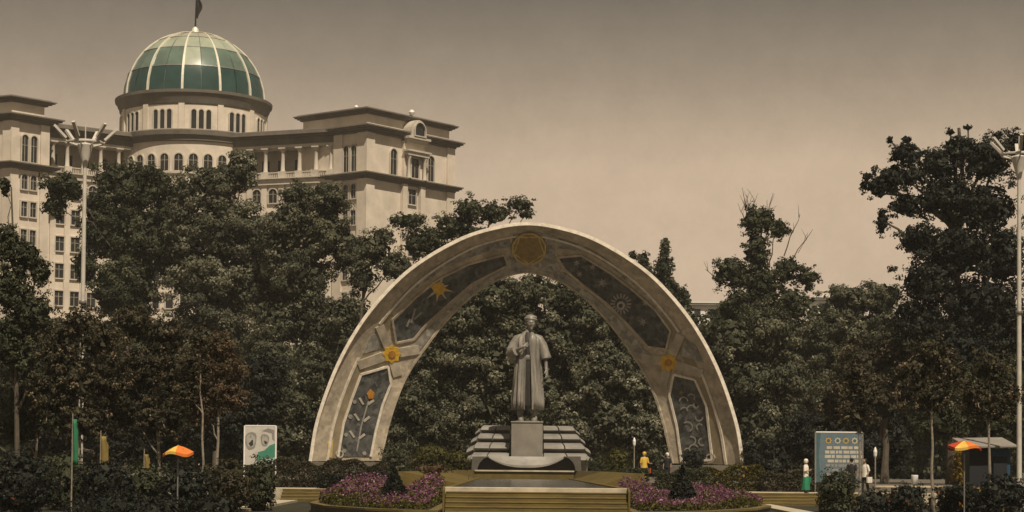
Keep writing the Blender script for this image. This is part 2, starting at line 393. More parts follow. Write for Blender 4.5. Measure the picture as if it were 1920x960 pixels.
# reflecting pool and central stairs
PX0, PX1 = -2.06, 3.62
pool = empty('reflecting_pool', ((PX0+PX1)/2, -32, 0), 'long reflecting pool with ochre stone walls before the statue', 'pool')
MB().box(PX0+0.2,PX1-0.2,-59.6,-5.6,-0.1,0.9).build('basin', M['slabdark'], pool)
for a, b_ in ((PX0,PX0+0.22),(PX1-0.22,PX1)):
    MB().box(a,b_,-59.6,-5.6,-0.1,1.10).build('kerb', M['yellow'], pool, bevel=0.02)
MB().box(PX0-0.05,PX1+0.05,-60.0,-59.6,0.2,1.085).build('front_rim', M['kerb'], pool, bevel=0.02)
bw = MB().box(PX0-0.1,PX1+0.1,-5.6,-4.9,0.5,1.47).build('back_wall', M['yellow'], pool)
MB().box(PX0-0.12,PX1+0.12,-5.7,-4.85,1.473,1.56).build('coping', M['kerb'], bw, off=tuple(parent_world(pool)))
for s, xk, xb, xf in ((-1,PX0,-2.3,at(757,890,78).x),(1,PX1,3.95,at(1192,896,78).x)):
    bk = MB(); yb, yf = -5.6, -42.0
    def sec(y, xt, zt): return [(xk+s*0.003,y,1.02),(xt,y,zt),(xt+s*0.35,y,zt),(xt+s*0.35,y,-0.1),(xk+s*0.003,y,-0.1)]
    bk.rings([sec(yb,xb,1.55),sec((yb+yf)/2,(xb+xf)/2,1.54),sec(yf,xf,1.50)])
    bk.build('side_wall', M['yellow'], pool)
tag(MB().box(PX0+0.22,PX1-0.22,-59.6,-5.6,0.9,1.045).build('water', M['water']), kind='structure')
cs = empty('central_stairs', ((PX0+PX1)/2,-61.5,0), 'wide ochre stone stairs climbing to the front rim of the pool', 'steps', 'flights of steps around the pool')
for i in range(7):
    z = 0.95-i*0.15; y1 = -60.0-i*0.17-0.002; y0 = y1-0.168
    st = MB().box(PX0+0.02,PX1-0.02,y0,y1,-0.1,z-0.045).build('step', M['yellow'], cs)
    MB().box(PX0+0.02,PX1-0.02,y0-0.018,y1-0.003,z-0.043,z).build('tread', M['yellow2'], st, bevel=0.01, off=tuple(parent_world(cs)))
for a, b_ in ((PX0-0.07,PX0),(PX1,PX1+0.07)):
    MB().add([(a,-60.5,-0.1),(b_,-60.5,-0.1),(b_,-60.002,-0.1),(a,-60.002,-0.1),(a,-60.5,1.0),(b_,-60.5,1.0),(b_,-60.002,1.12),(a,-60.002,1.12)],BOXF).build('cheek_wall', M['yellow'], cs, bevel=0.02)

# ------------------------------------------------------------------ domed palace behind the trees
EV, EH = 1.7, 120.0
def W(x, d): return (x-0.55, d-EH)
DC = W(-44.1, 266)
pal = empty('domed_palace', (DC[0],DC[1],0), 'pale stone palace with a green glass dome and columned loggias', 'building')
def P(mb, name, m, parent=pal, **k): 
    return mb.build(name, M[m], parent, off=tuple(parent_world(pal)), **k)
def offpoly(poly, o):
    n = len(poly); out = []
    for i in range(n):
        p0 = Vector(poly[i-1]); p1 = Vector(poly[i]); p2 = Vector(poly[(i+1)%n])
        e1 = (p1-p0).normalized(); e2 = (p2-p1).normalized()
        n1 = Vector((e1.y,-e1.x)); n2 = Vector((e2.y,-e2.x))
        k = 1+n1.dot(n2); q = p1+(n1+n2)*(o/max(k,0.15)); out.append((q.x,q.y))
    return out
def ccw(poly):
    a = sum(poly[i-1][0]*poly[i][1]-poly[i][0]*poly[i-1][1] for i in range(len(poly)))
    return poly if a > 0 else poly[::-1]
def cornice(poly, z0, z1, out, parent=pal):
    h = z1-z0; mb = MB()
    for k,(f0,f1,o) in enumerate(((0,0.3,0.3),(0.3,0.55,0.6),(0.55,0.8,0.85),(0.8,1.0,1.0))):
        mb.prism(offpoly(poly,out*o), z0+h*f0+(0.002 if k else 0), z0+h*f1)
    P(mb,'cornice','cornice',parent)
def archpoly(w, z0, z1, seg=8):
    r = w/2; zs = z1-r
    return [(-r,z0),(r,z0)]+[(r*math.cos(math.pi*k/seg), zs+r*math.sin(math.pi*k/seg)) for k in range(seg+1)]
def window(fr, u, z0, z1, w, arched=False, parent=pal, proud=0.04, depth=0.24, bar=True):
    poly = archpoly(w,z0,z1) if arched else [(-w/2,z0),(w/2,z0),(w/2,z1),(-w/2,z1)]
    n = len(poly); mb = MB()
    mb.add([fr.p(u+a,proud,z) for a,z in poly],[list(range(n))])
    o = P(mb,'window','pane',parent, fixn=False)
    t = 0.16; out = archpoly(w+2*t,z0-t,z1+t) if arched else [(-w/2-t,z0-t),(w/2+t,z0-t),(w/2+t,z1+t),(-w/2-t,z1+t)]
    mb = MB(); vs = [fr.p(u+a,depth,z) for a,z in out]+[fr.p(u+a,depth,z) for a,z in poly]+[fr.p(u+a,-0.05,z) for a,z in poly]+[fr.p(u+a,-0.05,z) for a,z in out]
    fs = []
    for i in range(n):
        j = (i+1)%n
        fs += [[i,j,n+j,n+i],[n+i,n+j,2*n+j,2*n+i],[i,3*n+i,3*n+j,j]]
    mb.add(vs,fs); mo = P(mb,'frame','trim',o)
    if bar:
        mb = MB(); mb.fbox(fr,u-0.045,u+0.045,proud-0.02,proud+0.05,z0,z1-0.1)
        zz = z0+(z1-z0)*0.62; mb.fbox(fr,u-w/2,u+w/2,proud-0.02,proud+0.045,zz-0.04,zz+0.04); P(mb,'glazing_bar','loggia',o)
    return o
ZA0, ZA1 = 48.0, 48.65; ZM0, ZM1 = 45.5, 46.4; ZL0, ZL1 = 39.4, 40.2
ROWS = [(36.9,38.8,True)]+[(33.4-3.6*k,35.3-3.6*k,False) for k in range(8)]
def pilaster(fr, u0, u1, z0, z1, o=0.25): P(MB().fbox(fr,u0,u1,-0.1,o,z0,z1),'pilaster','wall')
def colm(fr, u, n, z0, z1, r=0.27):
    c = fr.p(u,n,0); mb = MB(); H = z1-z0
    mb.fbox(fr,u-0.5,u+0.5,n-0.5,n+0.5,z0,z0+0.9)
    mb.lathe([(r*1.3,0.9),(r*1.3,1.0),(r*1.05,1.1),(r*0.85,H-0.65),(r*1.1,H-0.5),(r*1.7,H-0.2),(r*1.7,H-0.18)],(c[0],c[1],z0),12)
    mb.fbox(fr,u-0.5,u+0.5,n-0.5,n+0.5,z1-0.18,z1-0.002)
    P(mb,'column','trim',smooth=True)
def endblock(poly, faces):
    poly = ccw(poly)
    P(MB().prism(poly,0,ZM1-0.05),'wall','wall')
    P(MB().prism(offpoly(poly,-0.35),ZM1-0.05,ZA1-0.02),'attic','wall')
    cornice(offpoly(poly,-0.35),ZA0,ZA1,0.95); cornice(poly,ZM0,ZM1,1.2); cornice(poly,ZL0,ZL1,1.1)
    P(MB().prism(offpoly(poly,0.2),ZA1+0.002,ZA1+0.18),'roof','roof')
# right end block
C = W(-18.75,250); uR = Vector((0.637,0.77)).normalized(); uL = Vector((-0.8,0.59)).normalized()
E = (C[0]+uR.x*17.0, C[1]+uR.y*17.0)
v12 = (uL.x*12, uL.y*12)
endblock([C,E,(E[0]+v12[0],E[1]+v12[1]),(C[0]+v12[0],C[1]+v12[1])],None)
frR = Fr(C,(uR.x,uR.y)); frL = Fr((C[0]+uL.x*5.4,C[1]+uL.y*5.4),(-uL.x,-uL.y))
for z0,z1 in ((ZL1,ZM0),(0,ZL0)):
    pilaster(frR,-0.25,1.3,z0,z1); pilaster(frR,15.7,17.25,z0,z1)
    pilaster(frL,3.95,5.4,z0,z1,0.24); pilaster(frL,-0.2,1.3,z0,z1,0.24)
for u in (5.0,12.4):
    window(frR,u,40.45,43.9,1.25,True)
for u in (1.95,3.3):
    window(frL,u,40.45,43.9,0.95,True)
    for z0,z1,a in ROWS: window(frL,u,z0,z1,0.9,a)
# aedicule in the middle of the long face
um = 8.7
P(MB().fbox(frR,um-2.0,um+2.0,-0.1,0.5,ZL1,45.2),'projecting_bay','wall')
window(Fr(frR.p(0,0.5,0),(uR.x,uR.y)),um,40.4,43.0,1.5,False)
P(MB().fbox(frR,um-2.1,um+2.1,0.5,1.35,43.25,43.75).fbox(frR,um-2.3,um+2.3,0.5,1.55,43.752,44.0),'entablature','trim')
for s in (-1.55,1.55): 
    c = frR.p(um+s,0.95,0); P(MB().lathe([(0.3,0),(0.3,0.15),(0.24,0.3),(0.2,2.5),(0.34,2.85),(0.34,3.05)],(c[0],c[1],ZL1),12),'column','trim',smooth=True)
P(MB().fbox(frR,um-1.9,um+1.9,0.5,0.95,44.9,45.25).fbox(frR,um-2.2,um+2.2,0.5,1.5,45.5,45.8).fbox(frR,um-2.0,um+2.0,0.5,1.3,45.252,45.5),'sub_cornice','trim')
gable = MB(); gp = archpoly(2.9,45.8,48.15,12); n_ = len(gp)
gable.add([frR.p(um+a,1.3,z) for a,z in gp]+[frR.p(um+a,-0.3,z) for a,z in gp],[list(range(n_)),list(range(n_,2*n_))[::-1]]+[[i,(i+1)%n_,n_+(i+1)%n_,n_+i] for i in range(n_)])
P(gable,'arched_gable','trim')
window(Fr(frR.p(0,1.3,0),(uR.x,uR.y)),um,46.0,47.75,2.0,True,depth=0.3,bar=False)
for s in (-1.75,1.75): P(MB().fbox(frR,um+s-0.45,um+s+0.45,-0.1,0.55,0,ZL0),'pilaster','wall')
for z0,z1,a in ROWS: window(frR,um,z0+(0 if a else 0.1),z1+0.1,1.5,False)
# left end block
K = W(-63.7,244); uS = Vector((0.67,0.74)).normalized(); uF = Vector((-0.915,0.40)).normalized()
Q1 = (K[0]+uS.x*5.6,K[1]+uS.y*5.6); Q0 = (K[0]+uF.x*17.4,K[1]+uF.y*17.4)
endblock([K,Q1,(Q1[0]+uF.x*17.4,Q1[1]+uF.y*17.4),Q0],None)
frS = Fr(K,(uS.x,uS.y)); frF = Fr(Q0,(-uF.x,-uF.y))
for z0,z1 in ((ZL1,ZM0),(0,ZL0)):
    pilaster(frS,-0.2,1.0,z0,z1); pilaster(frS,4.3,5.6,z0,z1); pilaster(frF,16.2,17.6,z0,z1,0.24)
for u in (1.95,3.3):
    window(frS,u,40.45,43.9,0.95,True)
    for z0,z1,a in ROWS: window(frS,u,z0,z1,0.9,a)
for u in (13.6,9.6,5.6):
    window(frF,u,40.45,43.9,1.25,True)
    for z0,z1,a in ROWS: window(frF,u,z0,z1,1.2,a)
# wings with an open loggia on the top floor
def wing(a, b_, n0, n1, cols, wins, lens):
    fr = Fr(a,(b_[0]-a[0],b_[1]-a[1])); Ln = (Vector(b_)-Vector(a)).length
    u0, u1 = -lens[0], Ln+lens[1]
    P(MB().fbox(fr,u0,u1,-9,0,0,ZL0-0.1),'wall','wall')
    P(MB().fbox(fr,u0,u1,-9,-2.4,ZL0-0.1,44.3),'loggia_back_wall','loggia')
    P(MB().fbox(fr,u0,u1,-9,0.45,ZL0-0.098,ZL1-0.15).fbox(fr,u0,u1,-2.3,0.75,ZL1-0.148,ZL1-0.02),'loggia_floor','trim')
    P(MB().fbox(fr,u0,u1,-9,0.1,44.302,44.7),'architrave','trim')
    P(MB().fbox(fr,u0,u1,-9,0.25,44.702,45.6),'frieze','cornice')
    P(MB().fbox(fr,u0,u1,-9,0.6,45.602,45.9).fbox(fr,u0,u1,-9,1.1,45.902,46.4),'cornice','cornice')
    P(MB().fbox(fr,u0,u1,-9,0.9,46.402,46.5),'roof','roof')
    for u in cols:
        colm(fr,u,-0.15,ZL1-0.02,44.3)
        P(MB().fbox(fr,u-0.4,u+0.4,-0.1,0.22,0,ZL0-0.1),'pilaster','wall')
    cc = sorted(cols)
    for i in range(len(cc)-1):
        m_ = (cc[i]+cc[i+1])/2
        P(MB().fbox(fr,m_-0.55,m_+0.55,-2.42,-2.36,ZL1,43.0),'loggia_door','pane')
        bal = MB().fbox(fr,cc[i]+0.5,cc[i+1]-0.5,-0.3,0.0,ZL1+0.72,ZL1+0.85)
        k = int((cc[i+1]-cc[i]-1.0)/0.26)
        for q in range(k):
            uu = cc[i]+0.6+q*0.26; bal.fbox(fr,uu-0.06,uu+0.06,-0.22,-0.08,ZL1-0.02,ZL1+0.72)
        P(bal,'balustrade','trim')
        for z0,z1,ar in ROWS: window(fr,m_,z0,z1,1.25,ar)
    return fr
def u_at(a, b_, px):
    k = (px-8-960)/F; A = Vector(a); U = (Vector(b_)-A).normalized(); d0 = A.y+EH
    return (k*d0-A.x)/(U.x-k*U.y)
wa, wb = W(-34.86,257.7), W(-22.8,253.3)
wing(wa,wb,0,0,[u_at(wa,wb,p) for p in (471,499,531.5,563,594,622.5)],None,(5.0,2.0))
la, lb = W(-60.3,252.0), W(-51.1,259.0)
wing(la,lb,0,0,[u_at(la,lb,p) for p in (100,127,158,190,224,252)],None,(2.5,5.0))
# drum
def dfr(deg, r):
    a = R(deg); return Fr((DC[0]+r*math.sin(a), DC[1]-r*math.cos(a)),(math.cos(a),math.sin(a)))
P(MB().lathe([(10.1,0),(10.1,45.2)],(DC[0],DC[1],0),96),'lower_drum','wall',smooth=True)
P(MB().lathe([(10.2,45.1),(10.45,45.2),(10.5,45.7),(10.85,45.9),(10.95,46.5),(10.8,46.65),(9.6,46.7)],(DC[0],DC[1],0),96),'drum_band','cornice',smooth=True)
P(MB().lathe([(10.0,46.6),(10.0,50.4)],(DC[0],DC[1],0),96),'upper_drum','wall',smooth=True)
P(MB().lathe([(10.05,50.1),(10.2,50.3),(10.25,50.7),(10.45,51.0),(10.55,51.4),(10.8,51.6),(10.85,52.0),(10.6,52.05),(9.3,52.1)],(DC[0],DC[1],0),96),'dome_cornice','cornice',smooth=True)
P(MB().lathe([(10.12,40.6),(10.35,40.7),(10.35,41.0),(10.12,41.05)],(DC[0],DC[1],0),96),'sill_course','trim',smooth=True)
for k in range(-4,5): window(dfr(-1.5+k*11.0,10.1),0,41.1,43.4,1.15,True,proud=0.03,depth=0.18)
for k in (-75,-45,-15,15,45,75):
    for q in (-1,0,1): window(dfr(k+q*5.6,10.0),0,46.8,49.4,0.66,True,proud=0.03,depth=0.16,bar=False)
for k in range(-90,91,30): P(MB().fbox(dfr(k,10.0),-0.4,0.4,-0.1,0.2,46.65,50.2),'pilaster','wall')
for k in range(-66,67,11):
    for z0,z1,a_ in ROWS[:5]: window(dfr(k-1.5+5.5,10.1),0,z0,z1,1.0,a_,proud=0.03,depth=0.16,bar=False)
# dome of separate glass panels between ribs and rings
dome = P(MB().lathe([(9.45*math.cos(t_)+0.001, 52.0+9.5*math.sin(t_)) for t_ in [R(90)*k/14 for k in range(15)]],(DC[0],DC[1],0),72),'dome','steel',smooth=True)
rows = [(0,21),(21,40.5),(40.5,57),(57,71),(71,84)]
RD, HD = 9.75, 9.75; z_d = 52.1
def dp(az, e, r=0.0):
    a = R(az); ee = R(e); rr = (RD+r)*math.cos(ee); return (DC[0]+rr*math.sin(a), DC[1]-rr*math.cos(a), z_d+(HD+r)*math.sin(ee))
rngd = random.Random(3)
pcache = {}
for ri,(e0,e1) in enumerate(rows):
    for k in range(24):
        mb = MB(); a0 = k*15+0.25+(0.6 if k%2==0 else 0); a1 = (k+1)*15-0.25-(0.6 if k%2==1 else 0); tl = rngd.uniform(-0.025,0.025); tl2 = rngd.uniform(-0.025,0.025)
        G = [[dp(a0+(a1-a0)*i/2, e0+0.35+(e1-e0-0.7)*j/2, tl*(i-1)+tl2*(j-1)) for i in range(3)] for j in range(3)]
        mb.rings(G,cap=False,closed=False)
        m_ = ['dome0','dome1','dome2','dome3','dome3'][ri]  # rows pale upward, the sky's reflection painted into the glass
        if ri == 1 and k == 0: m_ = 'dome2'  # one panel paler: a sun highlight put into its colour
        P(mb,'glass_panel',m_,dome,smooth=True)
for k in range(12):
    mb = MB(); a = k*30
    rs = []
    for j in range(15):
        e = 86*j/14; w = R(0.95) if e < 60 else R(0.95)*(1+ (e-60)/14)
        wd = math.degrees(w); rs.append([dp(a-wd,e,-0.1),dp(a-wd,e,0.14),dp(a+wd,e,0.14),dp(a+wd,e,-0.1)])
    mb.rings(rs); P(mb,'rib','rib',dome)
for e in (21,40.5,57,71):
    mb = MB(); rs = []
    for k in range(73): rs.append([dp(k*5,e-0.35,-0.05),dp(k*5,e-0.35,0.05),dp(k*5,e+0.35,0.05),dp(k*5,e+0.35,-0.05)])
    mb.rings(rs,cap=False); P(mb,'ring','steel',dome)
P(MB().lathe([(1.3,61.6),(1.3,61.85),(0.5,62.1),(0.45,62.5),(0.15,62.8)],(DC[0],DC[1],0),20),'finial','rib',dome,smooth=True)
# things on the palace roof
fp = empty('flagpole', (DC[0],DC[1],62.6), 'thin flagpole with a limp dark flag on top of the dome', 'flagpole')
MB().tube([(0,0,0),(0.1,0,5.5)],[0.13,0.07],8).build('pole', M['black'], fp, off=(0,0,0))
fl = MB(); rs = []
for j in range(9):
    f = j/8; z = 1.6+f*2.9; w = (0.25+0.6*math.sin(f*2.9)**2)
    rs.append([(0.05+0.1*f+w*i/6, 0.18*math.sin(i*1.9+f*3), z-0.3*(i/6)*(1-f)) for i in range(7)])
fl.rings(rs,cap=False,closed=False); o = fl.build('flag', M['flagdark'], fp, off=(0,0,0)); o.modifiers.new('s','SOLIDIFY').thickness = 0.05
for (px_,py_,d_,r_,lb_) in ((772,211,256,0.42,'round white dish cover on the palace roof edge above the gable'),(668,201,252,0.3,'small pale satellite dish at the corner of the palace roof')):
    c = at(px_,py_,d_); z0 = ZA1+0.16
    rt = empty('roof_antenna',(c.x,c.y,z0),lb_,'antenna','antennas on the palace roof')
    MB().tube([(0,0,0),(0,0,c.z-z0)],0.05,6).build('mast', M['steel'], rt, off=(0,0,0))
    MB().lathe([(0.01,-r_),(r_*0.7,-r_*0.7),(r_,0),(r_*0.7,r_*0.7),(0.01,r_)],(0,0,c.z-z0),12).build('dish', M['white'], rt, smooth=True, off=(0,0,0))

# low pale buildings glimpsed over the trees on the right
def lowhouse(label, px0, px1, py, d, step=False):
    a = at(px0,py,d); e = at(px1,py,d); zt = a.z
    rt = empty('low_building',((a.x+e.x)/2,a.y+4,0),label,'building','low roofs beyond the trees')
    x0, x1 = a.x, e.x; y = a.y
    def B(mb,nm,m): return mb.build(nm,M[m],rt,off=((a.x+e.x)/2,a.y+4,0))
    B(MB().box(x0,x1,y,y+8,0,zt-0.6),'wall','white'); B(MB().box(x0-0.5,x1+0.5,y-0.6,y+8.5,zt-0.598,zt-0.2),'roof','cornice'); B(MB().box(x0-0.6,x1+0.6,y-0.7,y+8.6,zt-0.198,zt),'parapet','white')
    k = max(2,int((x1-x0)/2.2))
    for i in range(k):
        u = x0+(i+0.5)*(x1-x0)/k; B(MB().box(u-0.55,u+0.55,y-0.03,y+0.05,zt-2.6,zt-1.2),'window','pane')
    if step: B(MB().box(x0+0.7,x0+(x1-x0)*0.26,y+1,y+5,zt+0.002,zt+1.0).box(x0+0.5,x0+(x1-x0)*0.29,y+0.8,y+5.2,zt+1.002,zt+1.2),'roof_hut','trim')
lowhouse('flat white roof edge showing between the arch and a tree', 1268,1400,566,330)
lowhouse('small white rooftop building with a boxy hut on it', 1532,1660,556,330,True)
# ------------------------------------------------------------------ monument: arch
AD0, AD1 = 118.7, 122.0          # distances of the arch's front edge and of its inner back edge
outer_px = [(405,868),(392,790),(358,692),(312,607),(255,537),(200,490),(125,447),(60,426),(0,418)]
inner_px = [(272,866),(252,782),(226,712),(188,652),(148,600),(102,555),(52,524),(0,511)]
def half(pxs, d):
    return [((u)*d/F, 1.7+(877-y)*d/F) for u,y in pxs]
def smoothcurve(pts, n):
    """Catmull-Rom through mirrored half profile, resampled evenly, left foot to right foot"""
    full = [(-x,z) for x,z in pts] + [(x,z) for x,z in pts[-2::-1]]
    ext = [tuple(2*np.array(full[0])-np.array(full[1]))]+full+[tuple(2*np.array(full[-1])-np.array(full[-2]))]
    out = []
    for i in range(1,len(ext)-2):
        p0,p1,p2,p3 = [np.array(q) for q in ext[i-1:i+3]]
        for k in range(20):
            t = k/20; out.append(0.5*((2*p1)+(-p0+p2)*t+(2*p0-5*p1+4*p2-p3)*t*t+(-p0+3*p1-3*p2+p3)*t**3))
    out.append(np.array(full[-1])); out = np.array(out)
    s = np.concatenate([[0],np.cumsum(np.linalg.norm(np.diff(out,axis=0),axis=1))]); q = np.linspace(0,s[-1],n)
    return np.stack([np.interp(q,s,out[:,0]),np.interp(q,s,out[:,1])],1), s[-1]
NS = 240
AX = at(988.5,700,120).x
oc, oL = smoothcurve(half(outer_px,AD0),NS+1); ic, iL = smoothcurve(half(inner_px,AD1),NS+1)
ZP = 1.95                         # top of the plinths the legs stand on
def S(s, v, off=0.0):
    """point on the splayed inner face: s 0..1 left foot to right foot, v 0 front edge .. 1 back edge, off towards the viewer"""
    s = min(max(s,0),1); f = s*NS; i = min(int(f),NS-1); f -= i
    a = oc[i]*(1-f)+oc[i+1]*f; b_ = ic[i]*(1-f)+ic[i+1]*f
    bow = 0.35*math.sin(math.pi*v)
    p = Vector((AX+a[0]*(1-v)+b_[0]*v, AD0-EH+(AD1-AD0)*v+bow, a[1]*(1-v)+b_[1]*v))
    t = oc[min(i+1,NS)]-oc[max(i-1,0)]; t = t/np.linalg.norm(t)
    nrm = Vector((t[1]*0.55,-0.8,-t[0]*0.55)).normalized()
    return p+nrm*off
arch = empty('monument_arch',(AX,1.0,1.0),'tall splayed stone arch with dark mosaic panels around the statue','arch')
AO = (AX,1.0,1.0)
shell = MB(); rs = []
for k in range(NS+1):
    s = k/NS
    t = oc[min(k+1,NS)]-oc[max(k-1,0)]; t = t/np.linalg.norm(t); n2 = np.array([-t[1],t[0]])
    def off2(q, y): return (AX+q[0],y,q[1])
    a = oc[k]; b_ = ic[k]; ao = a+n2*0.10; bo = b_+n2*1.1
    rs.append([S(s,v) for v in (0.012,0.25,0.5,0.75,1.0)]+[off2(b_+n2*0.5,AD1-EH+0.4),off2((a+b_)/2+n2*0.7,AD0-EH+3.4),off2(a+n2*0.02,AD0-EH+0.9)])
shell.rings(rs); shell.build('shell', M['arch'], arch, smooth=True, off=AO)
def strip(v0, v1, o, name, m, s0=0.0, s1=1.0, parent=arch, th=0.06, wob=0.0):
    rs = []; N = int(NS*(s1-s0))
    for k in range(N+1):
        s = s0+(s1-s0)*k/N; rs.append([S(s,v0,-0.05),S(s,v0,o),S(s,v1,o),S(s,v1,-0.05)])
    return MB().rings(rs).build(name, M[m], parent, smooth=True, off=AO)
# bright front rim
rs = []
for k in range(NS+1):
    t = oc[min(k+1,NS)]-oc[max(k-1,0)]; t = t/np.linalg.norm(t); n2 = np.array([-t[1],t[0]]); a = oc[k]
    rs.append([(AX+a[0]-n2[0]*0.12,AD0-EH+0.1,a[1]-n2[1]*0.12),(AX+a[0]-n2[0]*0.10,AD0-EH-0.1,a[1]-n2[1]*0.10),(AX+a[0]+n2[0]*0.11,AD0-EH-0.08,a[1]+n2[1]*0.11),(AX+a[0]+n2[0]*0.14,AD0-EH+1.0,a[1]+n2[1]*0.14),(AX+a[0],AD0-EH+1.1,a[1])])
MB().rings(rs).build('rim', M['rim'], arch, off=AO)
# mapping between photograph pixels and the surface, used to set out the mosaic
_g = [(s,v,S(s,v)) for s in np.linspace(0,1,301) for v in np.linspace(0.02,0.98,33)]
CI = CAMROT.transposed()
def proj(p):
    q = CI @ (Vector(p)-EYE); return (960+F*q.x/-q.z, 480-(F*q.y/-q.z-SHIFT*1920))
_pj = np.array([proj(g[2]) for g in _g])
def sv(px,py):
    i = int(np.argmin((_pj[:,0]-px)**2+(_pj[:,1]-py)**2)); s0,v0 = _g[i][0],_g[i][1]
    for _ in range(6):           # refine
        p = np.array(proj(S(s0,v0))); ds,dv = 1e-3,1e-2
        J = np.stack([(np.array(proj(S(s0+ds,v0)))-p)/ds,(np.array(proj(S(s0,v0+dv)))-p)/dv],1)
        try: st = np.linalg.solve(J,np.array([px,py])-p)
        except Exception: break
        s0 = min(max(s0+float(np.clip(st[0],-.01,.01)),0),1); v0 = min(max(v0+float(np.clip(st[1],-.1,.1)),0.0),1.0)
    return (s0,v0)
def panel(pxpoly, name, m, o=0.05, parent=arch, border='strap'):
    q = [sv(*p) for p in pxpoly]
    bm = bmesh.new(); vs = [bm.verts.new((a*40,b_*4,0)) for a,b_ in q]; bm.faces.new(vs)
    for k in range(1,160):
        g = bm.verts[:]+bm.edges[:]+bm.faces[:]
        x = k*0.25
        if min(v.co.x for v in bm.verts) < x < max(v.co.x for v in bm.verts):
            bmesh.ops.bisect_plane(bm, geom=g, plane_co=(x,0,0), plane_no=(1,0,0))
    for k in range(1,8):
        g = bm.verts[:]+bm.edges[:]+bm.faces[:]; bmesh.ops.bisect_plane(bm, geom=g, plane_co=(0,k*0.5,0), plane_no=(0,1,0))
    r = bmesh.ops.extrude_face_region(bm, geom=bm.faces[:])
    for v in r['geom']:
        if isinstance(v, bmesh.types.BMVert): v.co.z = 1.0
    for v in bm.verts:
        v.co = S(v.co.x/40, v.co.y/4, o if v.co.z > 0.5 else -0.03)-Vector(AO)
    bmesh.ops.recalc_face_normals(bm, faces=bm.faces)
    me = bpy.data.meshes.new(name); bm.to_mesh(me); bm.free()
    ob = link_mesh(name, me, M[m], parent)
    if border:
        for k in range(len(pxpoly)):
            a = pxpoly[k]; b_ = pxpoly[(k+1)%len(pxpoly)]
            if abs(a[1]-b_[1]) < 4 and a[1] > 840: continue
            n = max(1,int(math.hypot(a[0]-b_[0],a[1]-b_[1])/22))
            for q in range(n):
                s0 = (a[0]+(b_[0]-a[0])*q/n, a[1]+(b_[1]-a[1])*q/n); s1 = (a[0]+(b_[0]-a[0])*(q+1)/n, a[1]+(b_[1]-a[1])*(q+1)/n)
                orn(bar(*s0,*s1,4.0),'border',border,o+0.05,ob)
    return ob
# raised ornaments: polygons in pixels around a centre, lying on the surface
def orn(pts, name, m, o=0.10, parent=arch):
    q = [S(*sv(*p),o) for p in pts]; q0 = [S(*sv(*p),-0.02) for p in pts]; n = len(q)
    c = sum(q,Vector())/n
    mb = MB(); mb.add(q+q0+[c],[[i,(i+1)%n,2*n] for i in range(n)]+[[i,n+i,n+(i+1)%n,(i+1)%n] for i in range(n)])
    return mb.build(name, M[m], parent, off=AO)
def ngon(cx,cy,r,n,ry=None,a0=0): return [(cx+r*math.cos(a0+2*math.pi*k/n), cy+(ry or r)*math.sin(a0+2*math.pi*k/n)) for k in range(n)]
def star(cx,cy,r0,r1,n,a0=0): return [(cx+(r1 if k%2==0 else r0)*math.cos(a0+math.pi*k/n), cy+(r1 if k%2==0 else r0)*math.sin(a0+math.pi*k/n)) for k in range(2*n)]
def bar(x0,y0,x1,y1,w):
    dx,dy = x1-x0,y1-y0; l = math.hypot(dx,dy); nx,ny = -dy/l*w/2,dx/l*w/2
    return [(x0+nx,y0+ny),(x1+nx,y1+ny),(x1-nx,y1-ny),(x0-nx,y0-ny)]
tl_ = [sv(*p)[0] for p in ((682,662),(713,624))]; tr_ = [sv(*p)[0] for p in ((1283,632),(1320,682))]
for a_,b_ in ((0,min(tl_)-0.01),(max(tl_)+0.01,min(tr_)-0.01),(max(tr_)+0.01,1.0)): strip(0.205,0.236,0.075,'moulding','rim',a_,b_)
 
strip(0.24,0.37,0.03,'ochre_band','band',0,0.25); strip(0.24,0.37,0.03,'ochre_band','band',0.75,1.0)
strip(0.965,0.995,0.06,'moulding','arch')
pl = panel([(633,856),(643,795),(658,750),(676,702),(727,687),(732,720),(716,760),(703,810),(694,856)],'mosaic_panel','mosaic',border='rim')
panel([(680,664),(696,628),(709,624),(717,652)],'mosaic_panel','mosaic2',border=None)
pu = panel([(735,600),(780,556),(820,524),(880,494),(945,477),(952,497),(885,531),(840,570),(800,606),(775,636),(742,643)],'mosaic_panel','mosaic',border='arch')
panel([(722,592),(770,537),(830,492),(900,458),(955,443),(958,462),(890,479),(825,509),(780,541),(735,588)],'mosaic_panel','mosaic2',border=None)
pr = panel([(1045,482),(1090,478),(1145,511),(1190,546),(1230,581),(1258,620),(1250,655),(1215,650),(1180,610),(1140,570),(1095,535),(1060,505)],'mosaic_panel','mosaic',border='arch')
panel([(1283,632),(1305,648),(1319,680),(1278,667)],'mosaic_panel','mosaic2',border=None)
prl = panel([(1264,702),(1304,712),(1325,760),(1336,862),(1279,866),(1270,800),(1256,742)],'mosaic_panel','mosaic',border='rim')
panel([(1048,446),(1120,474),(1190,528),(1250,592),(1278,622),(1262,612),(1225,570),(1160,512),(1100,472),(1046,466)],'mosaic_panel','mosaic2',border=None)
panel([(752,650),(780,642),(806,612),(846,576),(890,538),(950,504),(958,518),(930,528),(884,553),(834,594),(800,640),(782,662)],'mosaic_panel','mosaic3',0.04,border=None)
panel([(1058,510),(1092,540),(1136,575),(1176,615),(1210,656),(1226,668),(1206,680),(1168,640),(1130,598),(1088,556),(1042,524),(1034,510)],'mosaic_panel','mosaic3',0.04,border=None)
panel([(962,440),(990,434),(1040,442),(1040,478),(1052,506),(1030,512),(990,505),(956,514),(944,502),(958,475)],'mosaic_panel','mosaic3',0.05,border=None)
